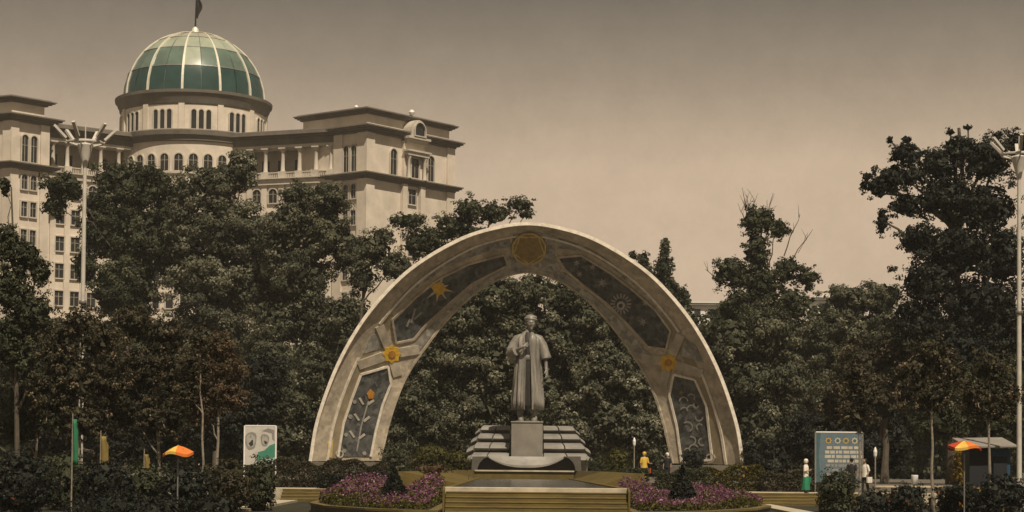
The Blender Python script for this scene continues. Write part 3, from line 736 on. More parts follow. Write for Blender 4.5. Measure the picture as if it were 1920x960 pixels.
# crown medallion with a net of pentagons
cm = orn(ngon(992,465,34,12,31,0.26),'medallion','oldgold',0.12)
for k in range(12):
    a = ngon(992,465,32,12,29,0.26); orn(bar(*a[k],*a[(k+1)%12],3),'ring_line','oldgold2',0.17,cm)
inn = ngon(992,465,13,5,12,-1.57)
mid = ngon(992,465,24,5,22,-1.57)
out_ = ngon(992,465,31,5,28,-1.57+0.63)
for k in range(5):
    orn(bar(*inn[k],*inn[(k+1)%5],2.6),'net_line','oldgold2',0.17,cm); orn(bar(*inn[k],*mid[k],2.6),'net_line','oldgold2',0.17,cm)
    orn(bar(*mid[k],*out_[k],2.6),'net_line','oldgold2',0.17,cm); orn(bar(*mid[k],*out_[k-1],2.6),'net_line','oldgold2',0.17,cm)
# junction medallions and straps
for (cx,cy,sg) in ((733,663,1),(1255,679,-1)):
    for (ax,ay) in ((-22*sg,-52),(-62*sg,22),(52*sg,-8) ,(12*sg,42)):
        orn(bar(cx,cy,cx+ax,cy+ay,17),'strap','strap',0.08)
    j = orn(star(cx,cy,14,18,8),'medallion','gold',0.14); orn(ngon(cx,cy,7,8),'boss','orange',0.19,j)
# yellow sun, left
sn = orn(star(822,540,11,13,8),'sun_disc','gold',0.13)
for k,(l,ang) in enumerate(((28,-72),(27,12),(26,55),(25,100),(30,140),(26,195),(20,-20),(22,-140))):
    a = R(ang); orn([(822+9*math.cos(a-.35),540+9*math.sin(a-.35)),(822+l*math.cos(a),540+l*math.sin(a)),(822+9*math.cos(a+.35),540+9*math.sin(a+.35))],'ray','oldgold2' if k%2 else 'pale',0.11,sn)
for (x0,y0,x1,y1) in ((770,605,778,578),(776,598,790,585),(762,612,768,598)): orn(bar(x0,y0,x1,y1,3),'streak','ghost',0.08)
# plant on the left lower panel
st_ = orn(bar(668,846,676,800,2.5),'plant_stem','ghost',0.08,arch); orn(bar(676,800,690,752,2.5),'plant_stem','ghost',0.08)
for (x0,y0,x1,y1) in ((673,746,680,758),(689,758,700,750),(664,776,672,788),(681,790,692,781),(655,808,663,820),(672,822,683,814)):
    orn(bar(x0,y0,x1,y1,4),'plant_leaf','pale',0.10)
orn([(694,729),(701,736),(698,747),(690,747),(687,738)],'plant_flower','orange',0.11)
for (cx,cy,r) in ((664,753,4),(656,781,4.5),(648,815,4),(634,852,6.5),(645,845,4),(682,850,4)):
    if r > 6: 
        for k in range(8):
            a = ngon(cx+2,cy-1,r,8); orn(bar(*a[k],*a[(k+1)%8],2),'rosette_ring','pale',0.09)
    else: orn(ngon(cx,cy,r,6),'plant_bud','ghost',0.09)
orn([(612,858),(614,830),(624,824),(622,858)],'gold_patch','oldgold2',0.06)
# stars and rosette on the right
for (cx,cy,r) in ((1082,492,8),(1112,500,8),(1087,513,7),(1130,529,10),(1211,567,8),(1206,603,9),(1168,521,5)):
    orn(star(cx,cy,r*0.35,r,6,0.3),'star','ghost',0.09)
rz_ = orn(ngon(1165,572,8,10),'rosette','pale',0.11); orn(ngon(1165,572,4,8),'rosette_core','mosaic',0.14,rz_)
for k in range(16):
    a = 2*math.pi*k/16; orn(bar(1165+11*math.cos(a),569+11*math.sin(a),1165+20*math.cos(a),569+20*math.sin(a),3.2),'petal','ghost',0.10,rz_)
# scrolls on the right lower panel
def scroll(cx,cy,r,a0,a1,w=2.6):
    n = 7; pts = [(cx+r*math.cos(R(a0+(a1-a0)*k/n)),cy+r*math.sin(R(a0+(a1-a0)*k/n))) for k in range(n+1)]
    inn_ = [(cx+(r-w)*math.cos(R(a0+(a1-a0)*k/n)),cy+(r-w)*math.sin(R(a0+(a1-a0)*k/n))) for k in range(n+1)]
    q = [S(*sv(*p),0.09) for p in pts]; q2 = [S(*sv(*p),0.09) for p in inn_]; MB().rings([q,q2],cap=False,closed=False).build('scroll', M['ghost'], arch, off=AO)
for a in ((1283,752,9,180,360),(1297,745,8,200,400),(1298,768,10,170,330),(1284,770,8,200,360),(1290,800,11,230,420),(1312,782,8,0,200),(1302,842,10,180,330),(1298,826,9,250,420),(1313,800,7,120,330),(1318,828,8,60,260),(1290,846,7,180,380),(1306,760,6,0,240)): scroll(*a)
orn(star(1278,736,2,6,5),'star','oldgold',0.1)
for k in range(8):
    a = ngon(1333,859,8,8); orn(bar(*a[k],*a[(k+1)%8],2.6),'rosette_ring','pale',0.10)
for sg in (-1,1):
    x0, x1 = (AX-13.9,AX-8.6) if sg<0 else (AX+8.6,AX+13.9)
    MB().box(x0,x1,-2.2,4.6,0.9,ZP+0.0).build('plinth', M['pave'], arch, bevel=0.03, off=AO)

# ------------------------------------------------------------------ monument: rippling base and pedestal
base = empty('rippling_stone_monument',(1.0,1.0,1.0),'grey stone base shaped like rippling pages around the pedestal','monument base')
BO = (1.0,1.0,1.0)
def XZ(px,py,d): p = at(px,py,d); return p.x,p.z
prof = [(0.7,0.00),(0.42,0.10),(0.16,0.24),(0.02,0.36),(-0.02,0.41),(0.06,0.47),(0.3,0.68),(0.65,0.82),(1.0,0.92),(1.5,1.0)]
levels = [(118.2,871,849),(119.7,849,830),(121.2,830,813),(122.7,813,798)]
seams_b = [864,882,912,955,1019,1065,1107,1120]; seams_t = [897,906,934,958,1017,1042,1070,1079]
tt = lambda i,f: seams_b[i]+(seams_t[i]-seams_b[i])*f
for li,(d0,yb,yt) in enumerate(levels):
    zb = at(990,yb,d0).z; zt = at(990,yt,d0+1.5).z
    for c in range(7):
        if c == 3: continue
        flap = c in (0,6)
        f0 = li/4; f1 = (li+1)/4
        rs = []
        for side in (0,1):
            row = []
            for (py,pz) in prof:
                f = f0+(f1-f0)*(py/1.5); i = c+side
                x = at(tt(i,f)+(1.2 if side==0 else -1.2),850,d0+py).x
                drop = 0.0
                if flap and ((c==0 and side==0) or (c==6 and side==1)): drop = 0.18; 
                row.append((x, d0-EH+py+(0.5 if flap else 0), zb+(zt-zb)*pz-drop+(-0.1 if flap else 0)))
            row += [(row[-1][0], row[-1][1], 0.9),(row[0][0], row[0][1], 0.9)] if not flap else [(row[-1][0],row[-1][1],row[-1][2]-0.35),(row[0][0],row[0][1]+0.5,row[0][2]-0.05)]
            rs.append(row)
        MB().rings(rs).build('slab', M['slab'], base, smooth=True, off=BO)
MB().box(at(893,870,118).x,at(1082,870,118).x,-2.0,-1.75,0.9,at(990,857,118).z).build('recess_shade', M['slabdark'], base, off=BO)  # near-black block stands in for the shade inside the hollow
for s in (-1,1):
    pp = [(103,883),(101,856),(70,856),(80,860),(87,867),(91,876),(92,883)]
    pts = [at(987+s*a,b_,117.9) for a,b_ in pp]; q = MB(); n_ = len(pts)
    q.add([(p.x,-2.25-0.45*(p.z-1.3),p.z) for p in pts]+[(p.x,-1.6,p.z) for p in pts],[list(range(n_)),list(range(n_,2*n_))[::-1]]+[[i,(i+1)%n_,n_+(i+1)%n_,n_+i] for i in range(n_)])
    q.build('slab', M['slab'], base, off=BO)
# hanging lip: a curled sheet between the two dark openings
rs = []; N = 24
for k in range(N+1):
    f = k/N*2-1; px_ = 987+f*72; top_y = 856; bot = 877 - 19*abs(f)**2.6
    x = at(px_,860,117.8).x; zt = at(990,top_y,118).z; zb2 = at(990,bot,117.6).z
    h = zt-zb2
    rs.append([(x,-2.0,zt),(x,-2.15,zt-h*0.3),(x,-2.35,zt-h*0.65),(x,-2.5,zt-h*0.8),(x,-2.5,zb2),(x,-2.05,zb2+0.0)])
MB().rings(rs).build('lip', M['slab'], base, smooth=True, off=BO)
zt = at(990,790,119).z
ped = empty('pedestal',(at(988,850,119).x,0,1.0),'plain grey granite pedestal block under the statue','pedestal')
MB().box(at(958.5,820,118.9).x,at(1017.5,820,118.9).x,-1.1,1.1,1.0,zt-0.10).build('block', M['pedestal'], ped, bevel=0.03, off=tuple(ped.location))
MB().box(at(957.5,820,118.9).x,at(1018.5,820,118.9).x,-1.15,1.15,zt-0.098,zt).build('cap', M['pedestal'], ped, bevel=0.03, off=tuple(ped.location))
PEDZ = zt

# ------------------------------------------------------------------ figures
def skin_mesh(verts, edges, radii, root=0, sub=1):
    me = bpy.data.meshes.new('sk'); me.from_pydata([tuple(v) for v in verts],edges,[]); ob = bpy.data.objects.new('sk',me); COL.objects.link(ob)
    md = ob.modifiers.new('skin','SKIN'); md.use_smooth_shade = True
    for i,r in enumerate(radii):
        rr = r if isinstance(r,tuple) else (r,r); me.skin_vertices[0].data[i].radius = rr; me.skin_vertices[0].data[i].use_root = (i==root)
    s = ob.modifiers.new('sub','SUBSURF'); s.levels = sub; s.render_levels = sub
    dg = bpy.context.evaluated_depsgraph_get(); res = bpy.data.meshes.new_from_object(ob.evaluated_get(dg))
    bpy.data.objects.remove(ob); return res
def head_mb(c, yaw=0.0, pitch=0.0, h=0.235, beard=False):
    """head with brow, eye sockets, nose, lips, chin and ears, looking along -Y"""
    mb = MB(); NU,NV = 32,26; rs = []
    for j in range(NV+1):
        ph = math.pi*(j/NV-0.5); ring = []
        for i in range(NU):
            th = 2*math.pi*i/NU                      # 0 = front
            x = math.sin(th)*math.cos(ph)*0.335; y = -math.cos(th)*math.cos(ph)*0.42; z = math.sin(ph)*0.5
            if z < 0: 
                k = 1+z*0.55; x *= k; 
                if y > 0: y *= (1+z*0.8)
            fr_ = max(0,math.cos(th)); fx = x
            g = lambda cx,cz,sx,sz: math.exp(-((fx-cx)/sx)**2-((z-cz)/sz)**2)*(1 if y < 0 else 0)
            y -= 0.11*g(0,-0.08,0.05,0.07)+0.05*g(0,0.04,0.04,0.09)          # nose
            y += 0.06*(g(0.13,0.03,0.07,0.05)+g(-0.13,0.03,0.07,0.05))        # sockets
            y -= 0.03*g(0,0.11,0.22,0.04)                                       # brow
            y -= 0.03*g(0,-0.235,0.08,0.03); y += 0.02*g(0,-0.20,0.09,0.012)   # lips
            y -= 0.05*g(0,-0.40,0.09,0.07)                                      # chin
            if beard: y -= 0.10*g(0,-0.42,0.16,0.14); z -= 0.10*g(0,-0.5,0.16,0.1)
            e = math.exp(-((abs(x)-0.32)/0.05)**2-((z)/0.10)**2-((y-0.04)/0.07)**2); x += math.copysign(0.055*e,x)
            ring.append((x*h,y*h,z*h))
        rs.append(ring)
    mb.rings(rs)
    m = Matrix.Translation(Vector(c)) @ Matrix.Rotation(yaw,4,'Z') @ Matrix.Rotation(pitch,4,'X')
    mb.v = [tuple(m @ Vector(v)) for v in mb.v]
    return mb
def hand_chain(V,E,Rr, wi, wrist, d, side, up, curl=0.5, sc=1.0):
    """palm and five unequal bent fingers; d = direction of the hand, side = towards the thumb, up = back of the hand"""
    d=Vector(d).normalized(); side=Vector(side).normalized(); up=Vector(up).normalized(); w=Vector(wrist)
    palm = w+d*0.055*sc; V.append(palm); Rr.append((0.034*sc,0.02*sc)); pi_=len(V)-1; E.append((wi,pi_))
    for k,(o,l) in enumerate(((0.030,0.072),(0.010,0.080),(-0.010,0.074),(-0.029,0.058))):
        a = palm+d*0.04*sc+side*o*sc; b_ = a+(d*math.cos(curl)-up*math.sin(curl))*l*0.5*sc; c = b_+(d*math.cos(curl*2.2)-up*math.sin(curl*2.2))*l*0.5*sc
        i=len(V); V.extend([a,b_,c]); Rr.extend([0.0095*sc,0.0085*sc,0.007*sc]); E.extend([(pi_,i),(i,i+1),(i+1,i+2)])
    a = w+d*0.03*sc+side*0.035*sc; b_ = a+(d*0.7+side*0.7).normalized()*0.035*sc; c = b_+(d*0.95+side*0.2-up*0.2).normalized()*0.03*sc
    i=len(V); V.extend([a,b_,c]); Rr.extend([0.011*sc,0.010*sc,0.008*sc]); E.extend([(wi,i),(i,i+1),(i+1,i+2)])
def body(pose):
    """continuous skinned body, facing -Y, feet on z=0; pose gives elbow/wrist/knee/ankle points"""
    V=[];E=[];Rr=[]
    def add(p,r,par=None):
        V.append(Vector(p)); Rr.append(r); i=len(V)-1
        if par is not None: E.append((par,i))
        return i
    pel=add((0,0,0.95),(0.155,0.11)); wst=add((0,0,1.10),(0.13,0.095),pel); ch=add((0,-0.01,1.30),(0.16,0.11),wst); ub=add((0,0,1.43),(0.11,0.085),ch)
    nk=add((0,-0.005,1.51),0.055,ub); hd=add((0,-0.015,1.60),0.06,nk)
    for s in (-1,1):
        q = pose['L' if s>0 else 'R']
        sh=add((0.175*s,0,1.415),0.062,ub); elb=add(q['elbow'],0.043,sh); wr=add(q['wrist'],0.029,elb)
        hand_chain(V,E,Rr,wr,q['wrist'],q.get('hd',(0,0,-1)),q.get('side',(0,-1,0)),q.get('up',(s,0,0)),q.get('curl',0.35))
        hp=add((0.095*s,0,0.90),0.085,pel); kn=add(q['knee'],0.058,hp); an=add(q['ankle'],0.04,kn)
        hl=add(Vector(q['ankle'])+Vector((0,0.01,-0.055)),0.038,an); add(Vector(q['ankle'])+Vector(q.get('toe',(0.01*s,-0.17,-0.06))),(0.042,0.028),hl)
    return skin_mesh(V,E,Rr,0,1)
def stand(arms=None, stride=0.0):
    p = {}
    for k,s in (('R',-1),('L',1)):
        p[k] = dict(elbow=(0.235*s,0.02,1.14),wrist=(0.25*s,-0.04,0.90),knee=(0.105*s,-0.02+stride*0.5*s,0.50),ankle=(0.11*s,0.02+stride*s,0.085))
        if arms and k in arms: p[k].update(arms[k])
    return p
def ell(c, rx, ry, n=20, fold=0.0, nf=7, ph=0.0):
    return [(c[0]+rx*(1+fold*math.sin(nf*a+ph))*math.cos(a), c[1]+ry*(1+fold*math.sin(nf*a+ph))*math.sin(a), c[2]) for a in [2*math.pi*k/n for k in range(n)]]
def trans(me, s, off=(0,0,0)):
    me.transform(Matrix.Translation(Vector(off)) @ Matrix.Scale(s,4)); return me
def mats(o, m): o.data.materials.clear(); o.data.materials.append(m); return o
# --- the statue
SC = 6.62/1.80
feet = at(989,790,120)
stt = empty('statue',(feet.x,0,PEDZ),'dark bronze statue of a turbaned man in a long open robe','statue')
pose = stand({'L':dict(elbow=(0.29,0.0,1.14),wrist=(0.315,-0.06,0.89),hd=(0.12,-0.15,-1),side=(-0.5,-0.8,0),curl=0.3),
              'R':dict(elbow=(-0.29,-0.05,1.17),wrist=(-0.12,-0.24,1.245),hd=(0.9,-0.1,0.45),side=(-0.3,0.2,1),up=(0.2,-1,0),curl=0.5)})
bd = body(pose); o = link_mesh('body', trans(bd,SC), M['bronze'], stt)
def SB(mb,name,m='bronze',solid=0,sm=True):
    mb.v = [(x*SC,y*SC,z*SC) for x,y,z in mb.v]
    o = mb.build(name, M[m], stt, smooth=sm, off=(0,0,0))
    if solid: md = o.modifiers.new('s','SOLIDIFY'); md.thickness = solid*SC; md.offset = 0
    return o
hc = (0.04,-0.03,1.665)
SB(head_mb(hc,R(8),R(2),0.225,True),'head')
# turban: wound rolls
tb = MB()
for k,(z,r,t,tl) in enumerate(((1.726,0.082,0.024,0.10),(1.742,0.084,0.030,-0.16),(1.765,0.076,0.034,0.10),(1.785,0.05,0.032,-0.05))):
    rs=[]
    for i in range(24):
        a=2*math.pi*i/24; rs.append([(hc[0]+(r+t*math.cos(b_))*math.cos(a), hc[1]+0.026+(r*1.10+t*math.cos(b_))*math.sin(a), z+t*math.sin(b_)+tl*r*math.sin(a+k)) for b_ in [2*math.pi*q/8 for q in range(8)]])
    rs.append(rs[0]); tb.rings(rs,cap=False)
tb.lathe([(0.08,1.75),(0.065,1.80),(0.03,1.822),(0.004,1.826)],(hc[0],hc[1]+0.026,0),20)
SB(tb,'turban')
# inner tunic
tn = MB(); tn.rings([ell((0.0,-0.01,z),rx,ry,36,fo,9,z*2) for z,rx,ry,fo in ((0.27,0.135,0.12,0.10),(0.5,0.145,0.125,0.07),(0.8,0.15,0.125,0.05),(1.0,0.15,0.12,0.02),(1.08,0.142,0.112,0.01),(1.2,0.16,0.125,0.01),(1.36,0.165,0.115,0.0),(1.46,0.11,0.085,0.0),(1.52,0.062,0.06,0.0))])
SB(tn,'tunic','bronze_dark')
SB(MB().rings([ell((-0.005,-0.012,z),rx,ry,28,0.03,5) for z,rx,ry in ((1.04,0.152,0.122),(1.06,0.162,0.135),(1.10,0.160,0.134),(1.13,0.152,0.122))]),'sash','bronze')
# open robe: front edges part towards the hem, heavy folds
def robe_ring(z,rx,ry,gap0,gap1,fold,n=128,cx=0.0,cy=0.0):
    out=[]
    a0 = -math.pi/2+gap1; a1 = 1.5*math.pi-gap0       # right edge round the back to the left edge
    for k in range(n+1):
        f=k/n; a=a0+(a1-a0)*f
        w = fold*1.5*(math.sin(a*11+z*1.1)+0.8*math.sin(a*19+1.7-z*0.8)+0.35*math.sin(a*31+z*3))
        out.append((cx+(rx+w)*math.cos(a), cy+(ry+w)*math.sin(a), z+0.006*math.sin(a*5)))
    return out
rr_ = [(0.20,0.25,0.195,0.30,0.36,0.013),(0.35,0.25,0.195,0.28,0.34,0.012),(0.55,0.238,0.185,0.27,0.32,0.010),(0.75,0.226,0.175,0.26,0.30,0.009),(0.95,0.212,0.165,0.26,0.28,0.008),
       (1.08,0.202,0.157,0.26,0.27,0.007),(1.2,0.208,0.155,0.30,0.20,0.006),(1.32,0.215,0.148,0.30,0.16,0.005),(1.40,0.212,0.132,0.34,0.16,0.003),(1.455,0.165,0.108,0.45,0.30,0),(1.495,0.10,0.085,0.6,0.5,0),(1.53,0.07,0.07,0.75,0.65,0)]
rb = MB(); rb.rings([robe_ring(*q) for q in rr_],cap=False,closed=False)
SB(rb,'robe',solid=0.014)
for e in (0,128):
    SB(MB().tube([robe_ring(*q)[e] for q in rr_],[0.016]*len(rr_),6),'robe_edge')
# sleeves
def tubeE(pts, rad, seg=18, fold=0.0):
    mb=MB(); pts=[Vector(p) for p in pts]; rs=[]
    for i,p in enumerate(pts):
        t=(pts[min(i+1,len(pts)-1)]-pts[max(i-1,0)]).normalized(); a=t.cross(Vector((0,1,0.02))).normalized(); b_=t.cross(a)
        rs.append([p+(a*math.cos(2*math.pi*k/seg)*rad[i]+b_*math.sin(2*math.pi*k/seg)*rad[i]*0.9)*(1+fold*math.sin(4*math.pi*k/seg*2+i*1.3)) for k in range(seg)])
    return mb.rings(rs)
SB(tubeE([(0.10,0,1.43),(0.18,0,1.40),(0.235,0,1.30),(0.275,0,1.18),(0.30,-0.01,1.10),(0.305,-0.012,1.075)],[0.075,0.083,0.088,0.092,0.10,0.098],fold=0.04),'sleeve')
SB(tubeE([(-0.10,0,1.43),(-0.18,0,1.40),(-0.235,-0.01,1.31),(-0.28,-0.03,1.22),(-0.285,-0.06,1.16)],[0.075,0.083,0.085,0.088,0.08],fold=0.04),'sleeve')
SB(tubeE([(-0.30,-0.03,1.13),(-0.27,-0.10,1.17),(-0.23,-0.15,1.19),(-0.205,-0.175,1.20)],[0.085,0.085,0.082,0.088],fold=0.05),'sleeve_cuff')
SB(MB().add([(-0.27,-0.12,1.16),(-0.205,-0.19,1.14),(-0.22,-0.16,1.02),(-0.27,-0.08,0.98),(-0.31,-0.02,1.02),(-0.31,-0.03,1.14)],[[0,1,2,3],[0,3,4,5]]),'hanging_sleeve',solid=0.02)
for s in (-1,1):
    bt = MB(); c=(0.11*s,0.02)
    bt.rings([ell((c[0]+0.005*s*q,c[1]-0.02-y_,z),rx,ry,16) for q,(z,rx,ry,y_) in enumerate(((0.0,0.052,0.135,0.04),(0.03,0.052,0.132,0.04),(0.065,0.046,0.105,0.02),(0.10,0.045,0.065,-0.01),(0.20,0.05,0.058,-0.02),(0.34,0.055,0.06,-0.02)))])
    SB(bt,'boot','bronze_dark' if 0 else 'bronze')
SB(MB().box(-0.2,0.2,-0.17,0.12,-0.0,0.012),'statue_plinth','bronze',sm=False)

# --- people
def person(label, px_, feet_py, d, skin, top, bottom, hair, pose, kind='trousers', yaw=0.0, height=1.66, scarf=None, group='visitors by the monument', zg=None, bag=None):
    c = at(px_,feet_py,d); z = c.z if zg is None else zg
    r = empty('person',(c.x,c.y,z),label,'person',group,yaw); k = height/1.80
    for nm,col in ((skin,None),): pass
    link_mesh('body', trans(body(pose),k), M[skin], r)
    def B(mb,nm,m,sol=0):
        mb.v=[(x*k,y*k,zz*k) for x,y,zz in mb.v]; return mb.build(nm,M[m],r,smooth=True,off=(0,0,0))
    hcc=(0,-0.03,1.665)
    B(head_mb(hcc,0,0,0.235),'head',skin)
    if scarf:
        B(MB().lathe([(0.085,1.56),(0.112,1.62),(0.118,1.69),(0.105,1.75),(0.07,1.79),(0.005,1.805)],(0,-0.0,0),20),'headscarf',scarf)
    else:
        B(MB().lathe([(0.07,1.60),(0.095,1.65),(0.10,1.71),(0.092,1.76),(0.06,1.792),(0.005,1.803)],(0,0.008,0),20),'hair',hair)
    if kind=='dress':
        B(MB().rings([ell((0,0,zz),rx,ry,28,fo,8,zz) for zz,rx,ry,fo in ((0.14,0.27,0.23,0.07),(0.5,0.235,0.2,0.05),(0.9,0.195,0.155,0.02),(1.1,0.16,0.12,0.0),(1.3,0.19,0.135,0),(1.42,0.18,0.11,0),(1.49,0.09,0.08,0))]),'dress',top)
    else:
        B(MB().rings([ell((0,0,zz),rx,ry,24,0.015,6,zz) for zz,rx,ry in ((0.84,0.195,0.145),(1.0,0.185,0.14),(1.12,0.17,0.125),(1.3,0.192,0.14),(1.42,0.18,0.115),(1.49,0.09,0.08))]),'shirt',top)
        if kind=='skirt': B(MB().rings([ell((0,0,zz),rx,ry,28,fo,8,zz) for zz,rx,ry,fo in ((0.16,0.24,0.21,0.08),(0.5,0.22,0.19,0.05),(0.86,0.19,0.15,0.01),(1.0,0.17,0.13,0))]),'skirt',bottom)
        for s,kk in ((-1,'R'),(1,'L')):
            if kind=='skirt': break
            q=pose[kk]; B(tubeE([(0.085*s,0,0.95),(0.10*s,0,0.85),Vector(q['knee']),Vector(q['ankle'])+Vector((0,0,0.02))],[0.11,0.105,0.082,0.075]),'trouser_leg',bottom)
    for s,kk in ((-1,'R'),(1,'L')):
        q=pose[kk]; e=Vector(q['elbow']); B(tubeE([(0.13*s,0,1.43),(0.185*s,0,1.40),Vector((0.185*s,0,1.40)).lerp(e,0.6),e],[0.07,0.076,0.068,0.064]),'sleeve',top)
        a=Vector(q['ankle']); B(MB().rings([ell((a.x,a.y-yy,zz),rx,ry,12) for zz,rx,ry,yy in ((0.0,0.048,0.13,0.06),(0.04,0.046,0.12,0.055),(0.08,0.042,0.07,0.01),(0.10,0.04,0.05,-0.01))]),'shoe','black')
    if bag: 
        B(MB().box(0.27,0.36,-0.16,0.16,0.55,0.85),'bag',bag)
    return r
flat('skin_tone',(0.30,0.19,0.12),0.6); flat('cloth_yellow',(0.55,0.36,0.06)); flat('cloth_black',(0.014,0.014,0.015)); flat('cloth_white',(0.68,0.64,0.56)); flat('cloth_green',(0.02,0.20,0.10)); flat('hair_dark',(0.012,0.01,0.008),0.5); flat('cloth_red',(0.32,0.05,0.02)); flat('cloth_grey',(0.2,0.19,0.17))
person('person in a long yellow dress with a pale headscarf behind the flowers',1208,905,104,'skin_tone','cloth_yellow','cloth_yellow','hair_dark',stand({'L':dict(elbow=(0.25,-0.03,1.15),wrist=(0.30,-0.22,1.10),hd=(0.4,-0.8,0.1),side=(0,0,1),up=(1,0,0))}),'dress',0.5,1.68,scarf='cloth_yellow',zg=None,bag='cloth_red')
person('person in dark clothes and a white collar beside the arch foot',1251,902,112,'skin_tone','cloth_black','cloth_black','cloth_white',stand(),'trousers',-0.4,1.66,scarf='cloth_white')
person('person in a white top and bright green skirt on the walkway',1511,926,92.9,'skin_tone','cloth_white','cloth_green','hair_dark',stand({'R':dict(elbow=(-0.24,-0.02,1.14),wrist=(-0.12,-0.24,1.18),hd=(0.5,-0.6,0.4),side=(0,0,1),up=(0,-1,0))},0.04),'skirt',1.1,1.66,scarf='cloth_white',zg=0.6,bag='cloth_green')
person('person in a black short sleeved shirt before the blue banner',1597,905,95.5,'skin_tone','cloth_black','cloth_black','hair_dark',stand(),'trousers',2.9,1.74,zg=0.6)
person('person in a black and white outfit carrying a pale bag',1622,925,93.2,'skin_tone','cloth_white','cloth_black','hair_dark',stand({'L':dict(elbow=(0.26,0.03,1.15),wrist=(0.30,-0.10,0.98))},0.12),'trousers',-1.0,1.70,zg=0.6,bag='cloth_white')
# ------------------------------------------------------------------ trees (crown masses at their own distances)
FAR = 'tall trees before the palace'; MID = 'trees behind the monument'; RGT = 'trees right of the monument'; YNG = 'young thin trees in the front beds'
tree('leafy_tree','tall dark tree before the loggia left of the palace dome',150,235,[(225,350,55,45),(285,345,45,40),(200,430,50,60),(265,440,60,70),(235,540,75,70),(160,500,22,40),(120,350,42,28,-3),(105,385,26,22,-3),(320,400,36,50),(325,480,40,60),(180,390,26,30)],'dark',0.36,110,seed=1,group=FAR)
tree('leafy_tree','tall pale green tree peaking before the round drum of the palace',146,410,[(455,315,34,38),(395,350,60,45),(350,370,35,40),(420,430,75,65),(380,520,70,65),(455,540,70,70),(400,630,80,70),(490,450,34,50),(500,530,40,50),(345,440,36,50)],'pale',0.36,105,seed=2,group=FAR)
tree('leafy_tree','broad tree before the right loggia of the palace',143,590,[(565,372,42,34),(615,375,42,38),(545,430,50,50),(610,440,62,50),(655,470,40,36),(560,520,66,60),(520,600,60,55),(600,610,55,50),(520,480,36,44)],'mid',0.36,110,seed=3,group=FAR)
tree('leafy_tree','ragged tree reaching across the palace corner towards the arch',140,660,[(700,470,42,34),(680,520,26,34),(745,500,36,30),(640,590,40,36),(655,650,38,46),(600,690,44,46),(720,440,20,16)],'mid',0.32,80,seed=4,group=FAR,edge=0.35)
tree('leafy_tree','spreading tree with lacy branches rising above the arch',150,850,[(880,395,30,28),(925,400,36,22),(975,385,28,15),(850,425,42,28),(770,415,32,16),(795,455,48,34),(900,450,55,30),(985,402,16,8),(740,412,10,8)],'dark',0.32,78,clump=0.55,seed=5,group=MID,edge=0.45)
tree('leafy_tree','dark evergreen mass left of the statue under the arch',134,850,[(860,600,62,48),(930,560,60,46),(890,680,80,65),(820,690,45,50),(960,660,50,60),(880,770,90,60),(800,770,40,44),(960,760,50,50)],'mid',0.36,115,seed=6,group=MID)
tree('leafy_tree','tree with drooping boughs behind the head of the statue',139,1040,[(1000,545,52,30),(1060,560,50,38),(1040,640,60,60),(1100,600,42,40),(1020,720,50,60),(1085,700,40,50),(1120,660,32,40),(990,585,34,26),(960,610,28,30)],'mid',0.34,105,seed=7,group=MID)
tree('rounded_tree','rounded pale green tree right of the statue under the arch',130,1148,[(1148,690,52,50),(1110,735,42,42),(1185,735,44,44),(1145,790,70,52),(1090,815,42,46),(1200,810,46,50),(1060,780,30,40)],'pale',0.34,115,clump=0.6,edge=0.0,seed=8,group=MID)
tree('leafy_tree','low bushy tree beside the left leg of the arch',131,760,[(770,760,38,50),(820,800,50,40),(750,820,34,40),(840,830,40,30)],'mid',0.3,105,seed=9,group=MID)
tree('poplar_tree','slim pointed poplar rising behind the right shoulder of the arch',175,1246,[(1246,470,10,26),(1244,505,20,28),(1250,545,26,34),(1240,590,34,36),(1280,560,16,26)],'dark',0.34,105,clump=0.45,seed=10,group=RGT,edge=0.1)
tree('leafy_tree','small tufted tree top peeking over the arch',178,1205,[(1186,478,9,10),(1207,490,12,20),(1215,525,26,26),(1200,570,40,30)],'dark',0.34,90,clump=0.45,seed=11,group=RGT)
tree('twiggy_tree','tree with a narrow crown and bare twigs sticking out on top',142,1418,[(1412,415,22,36),(1435,410,22,22),(1418,470,26,40),(1460,430,22,20),(1375,510,34,34),(1425,530,46,40),(1475,505,28,26),(1515,520,24,22),(1400,580,62,44),(1480,570,48,40),(1350,520,12,14)],'dark',0.32,88,clump=0.55,seed=12,group=RGT,edge=0.3,
     twigs=[(1405,440,1392,352),(1412,430,1400,365),(1422,430,1414,372),(1432,430,1450,362),(1440,440,1438,375),(1470,480,1500,402),(1480,500,1524,430),(1350,530,1322,505),(1400,420,1388,395)])
tree('leafy_tree','full green tree directly right of the arch leg',132,1400,[(1380,640,52,50),(1440,630,56,52),(1400,720,66,58),(1470,710,58,56),(1430,800,80,62),(1370,830,46,50),(1340,690,24,34)],'mid',0.34,112,seed=13,group=RGT)
tree('leafy_tree','olive green tree with a soft rounded top beside the rooftop hut',150,1610,[(1600,565,46,36),(1650,560,44,34),(1575,620,52,44),(1640,630,56,50),(1540,640,46,46),(1600,710,70,56),(1540,740,44,44)],'mid',0.36,108,seed=14,group=RGT)
tree('large_tree','huge dark tree with ragged leafy boughs by the right lamp post',104,1790,[(1700,290,34,26),(1690,330,52,26),(1650,350,30,24),(1760,310,46,36),(1800,275,34,26),(1850,300,56,46),(1905,270,26,28),(1770,370,64,42),(1850,390,66,56),(1705,385,36,26),(1655,415,12,28),(1720,450,44,34),(1800,470,72,56),(1880,480,56,60),(1745,530,64,50),(1840,570,80,66),(1720,600,56,50),(1800,660,80,60),(1900,640,50,70),(1815,240,6,6),(1668,262,6,6),(1782,248,7,7),(1870,255,10,9),(1625,330,8,8),(1618,350,6,6),(1700,262,8,7)],'black',0.26,135,clump=0.5,seed=15,group=RGT,edge=0.4,tr=0.34)
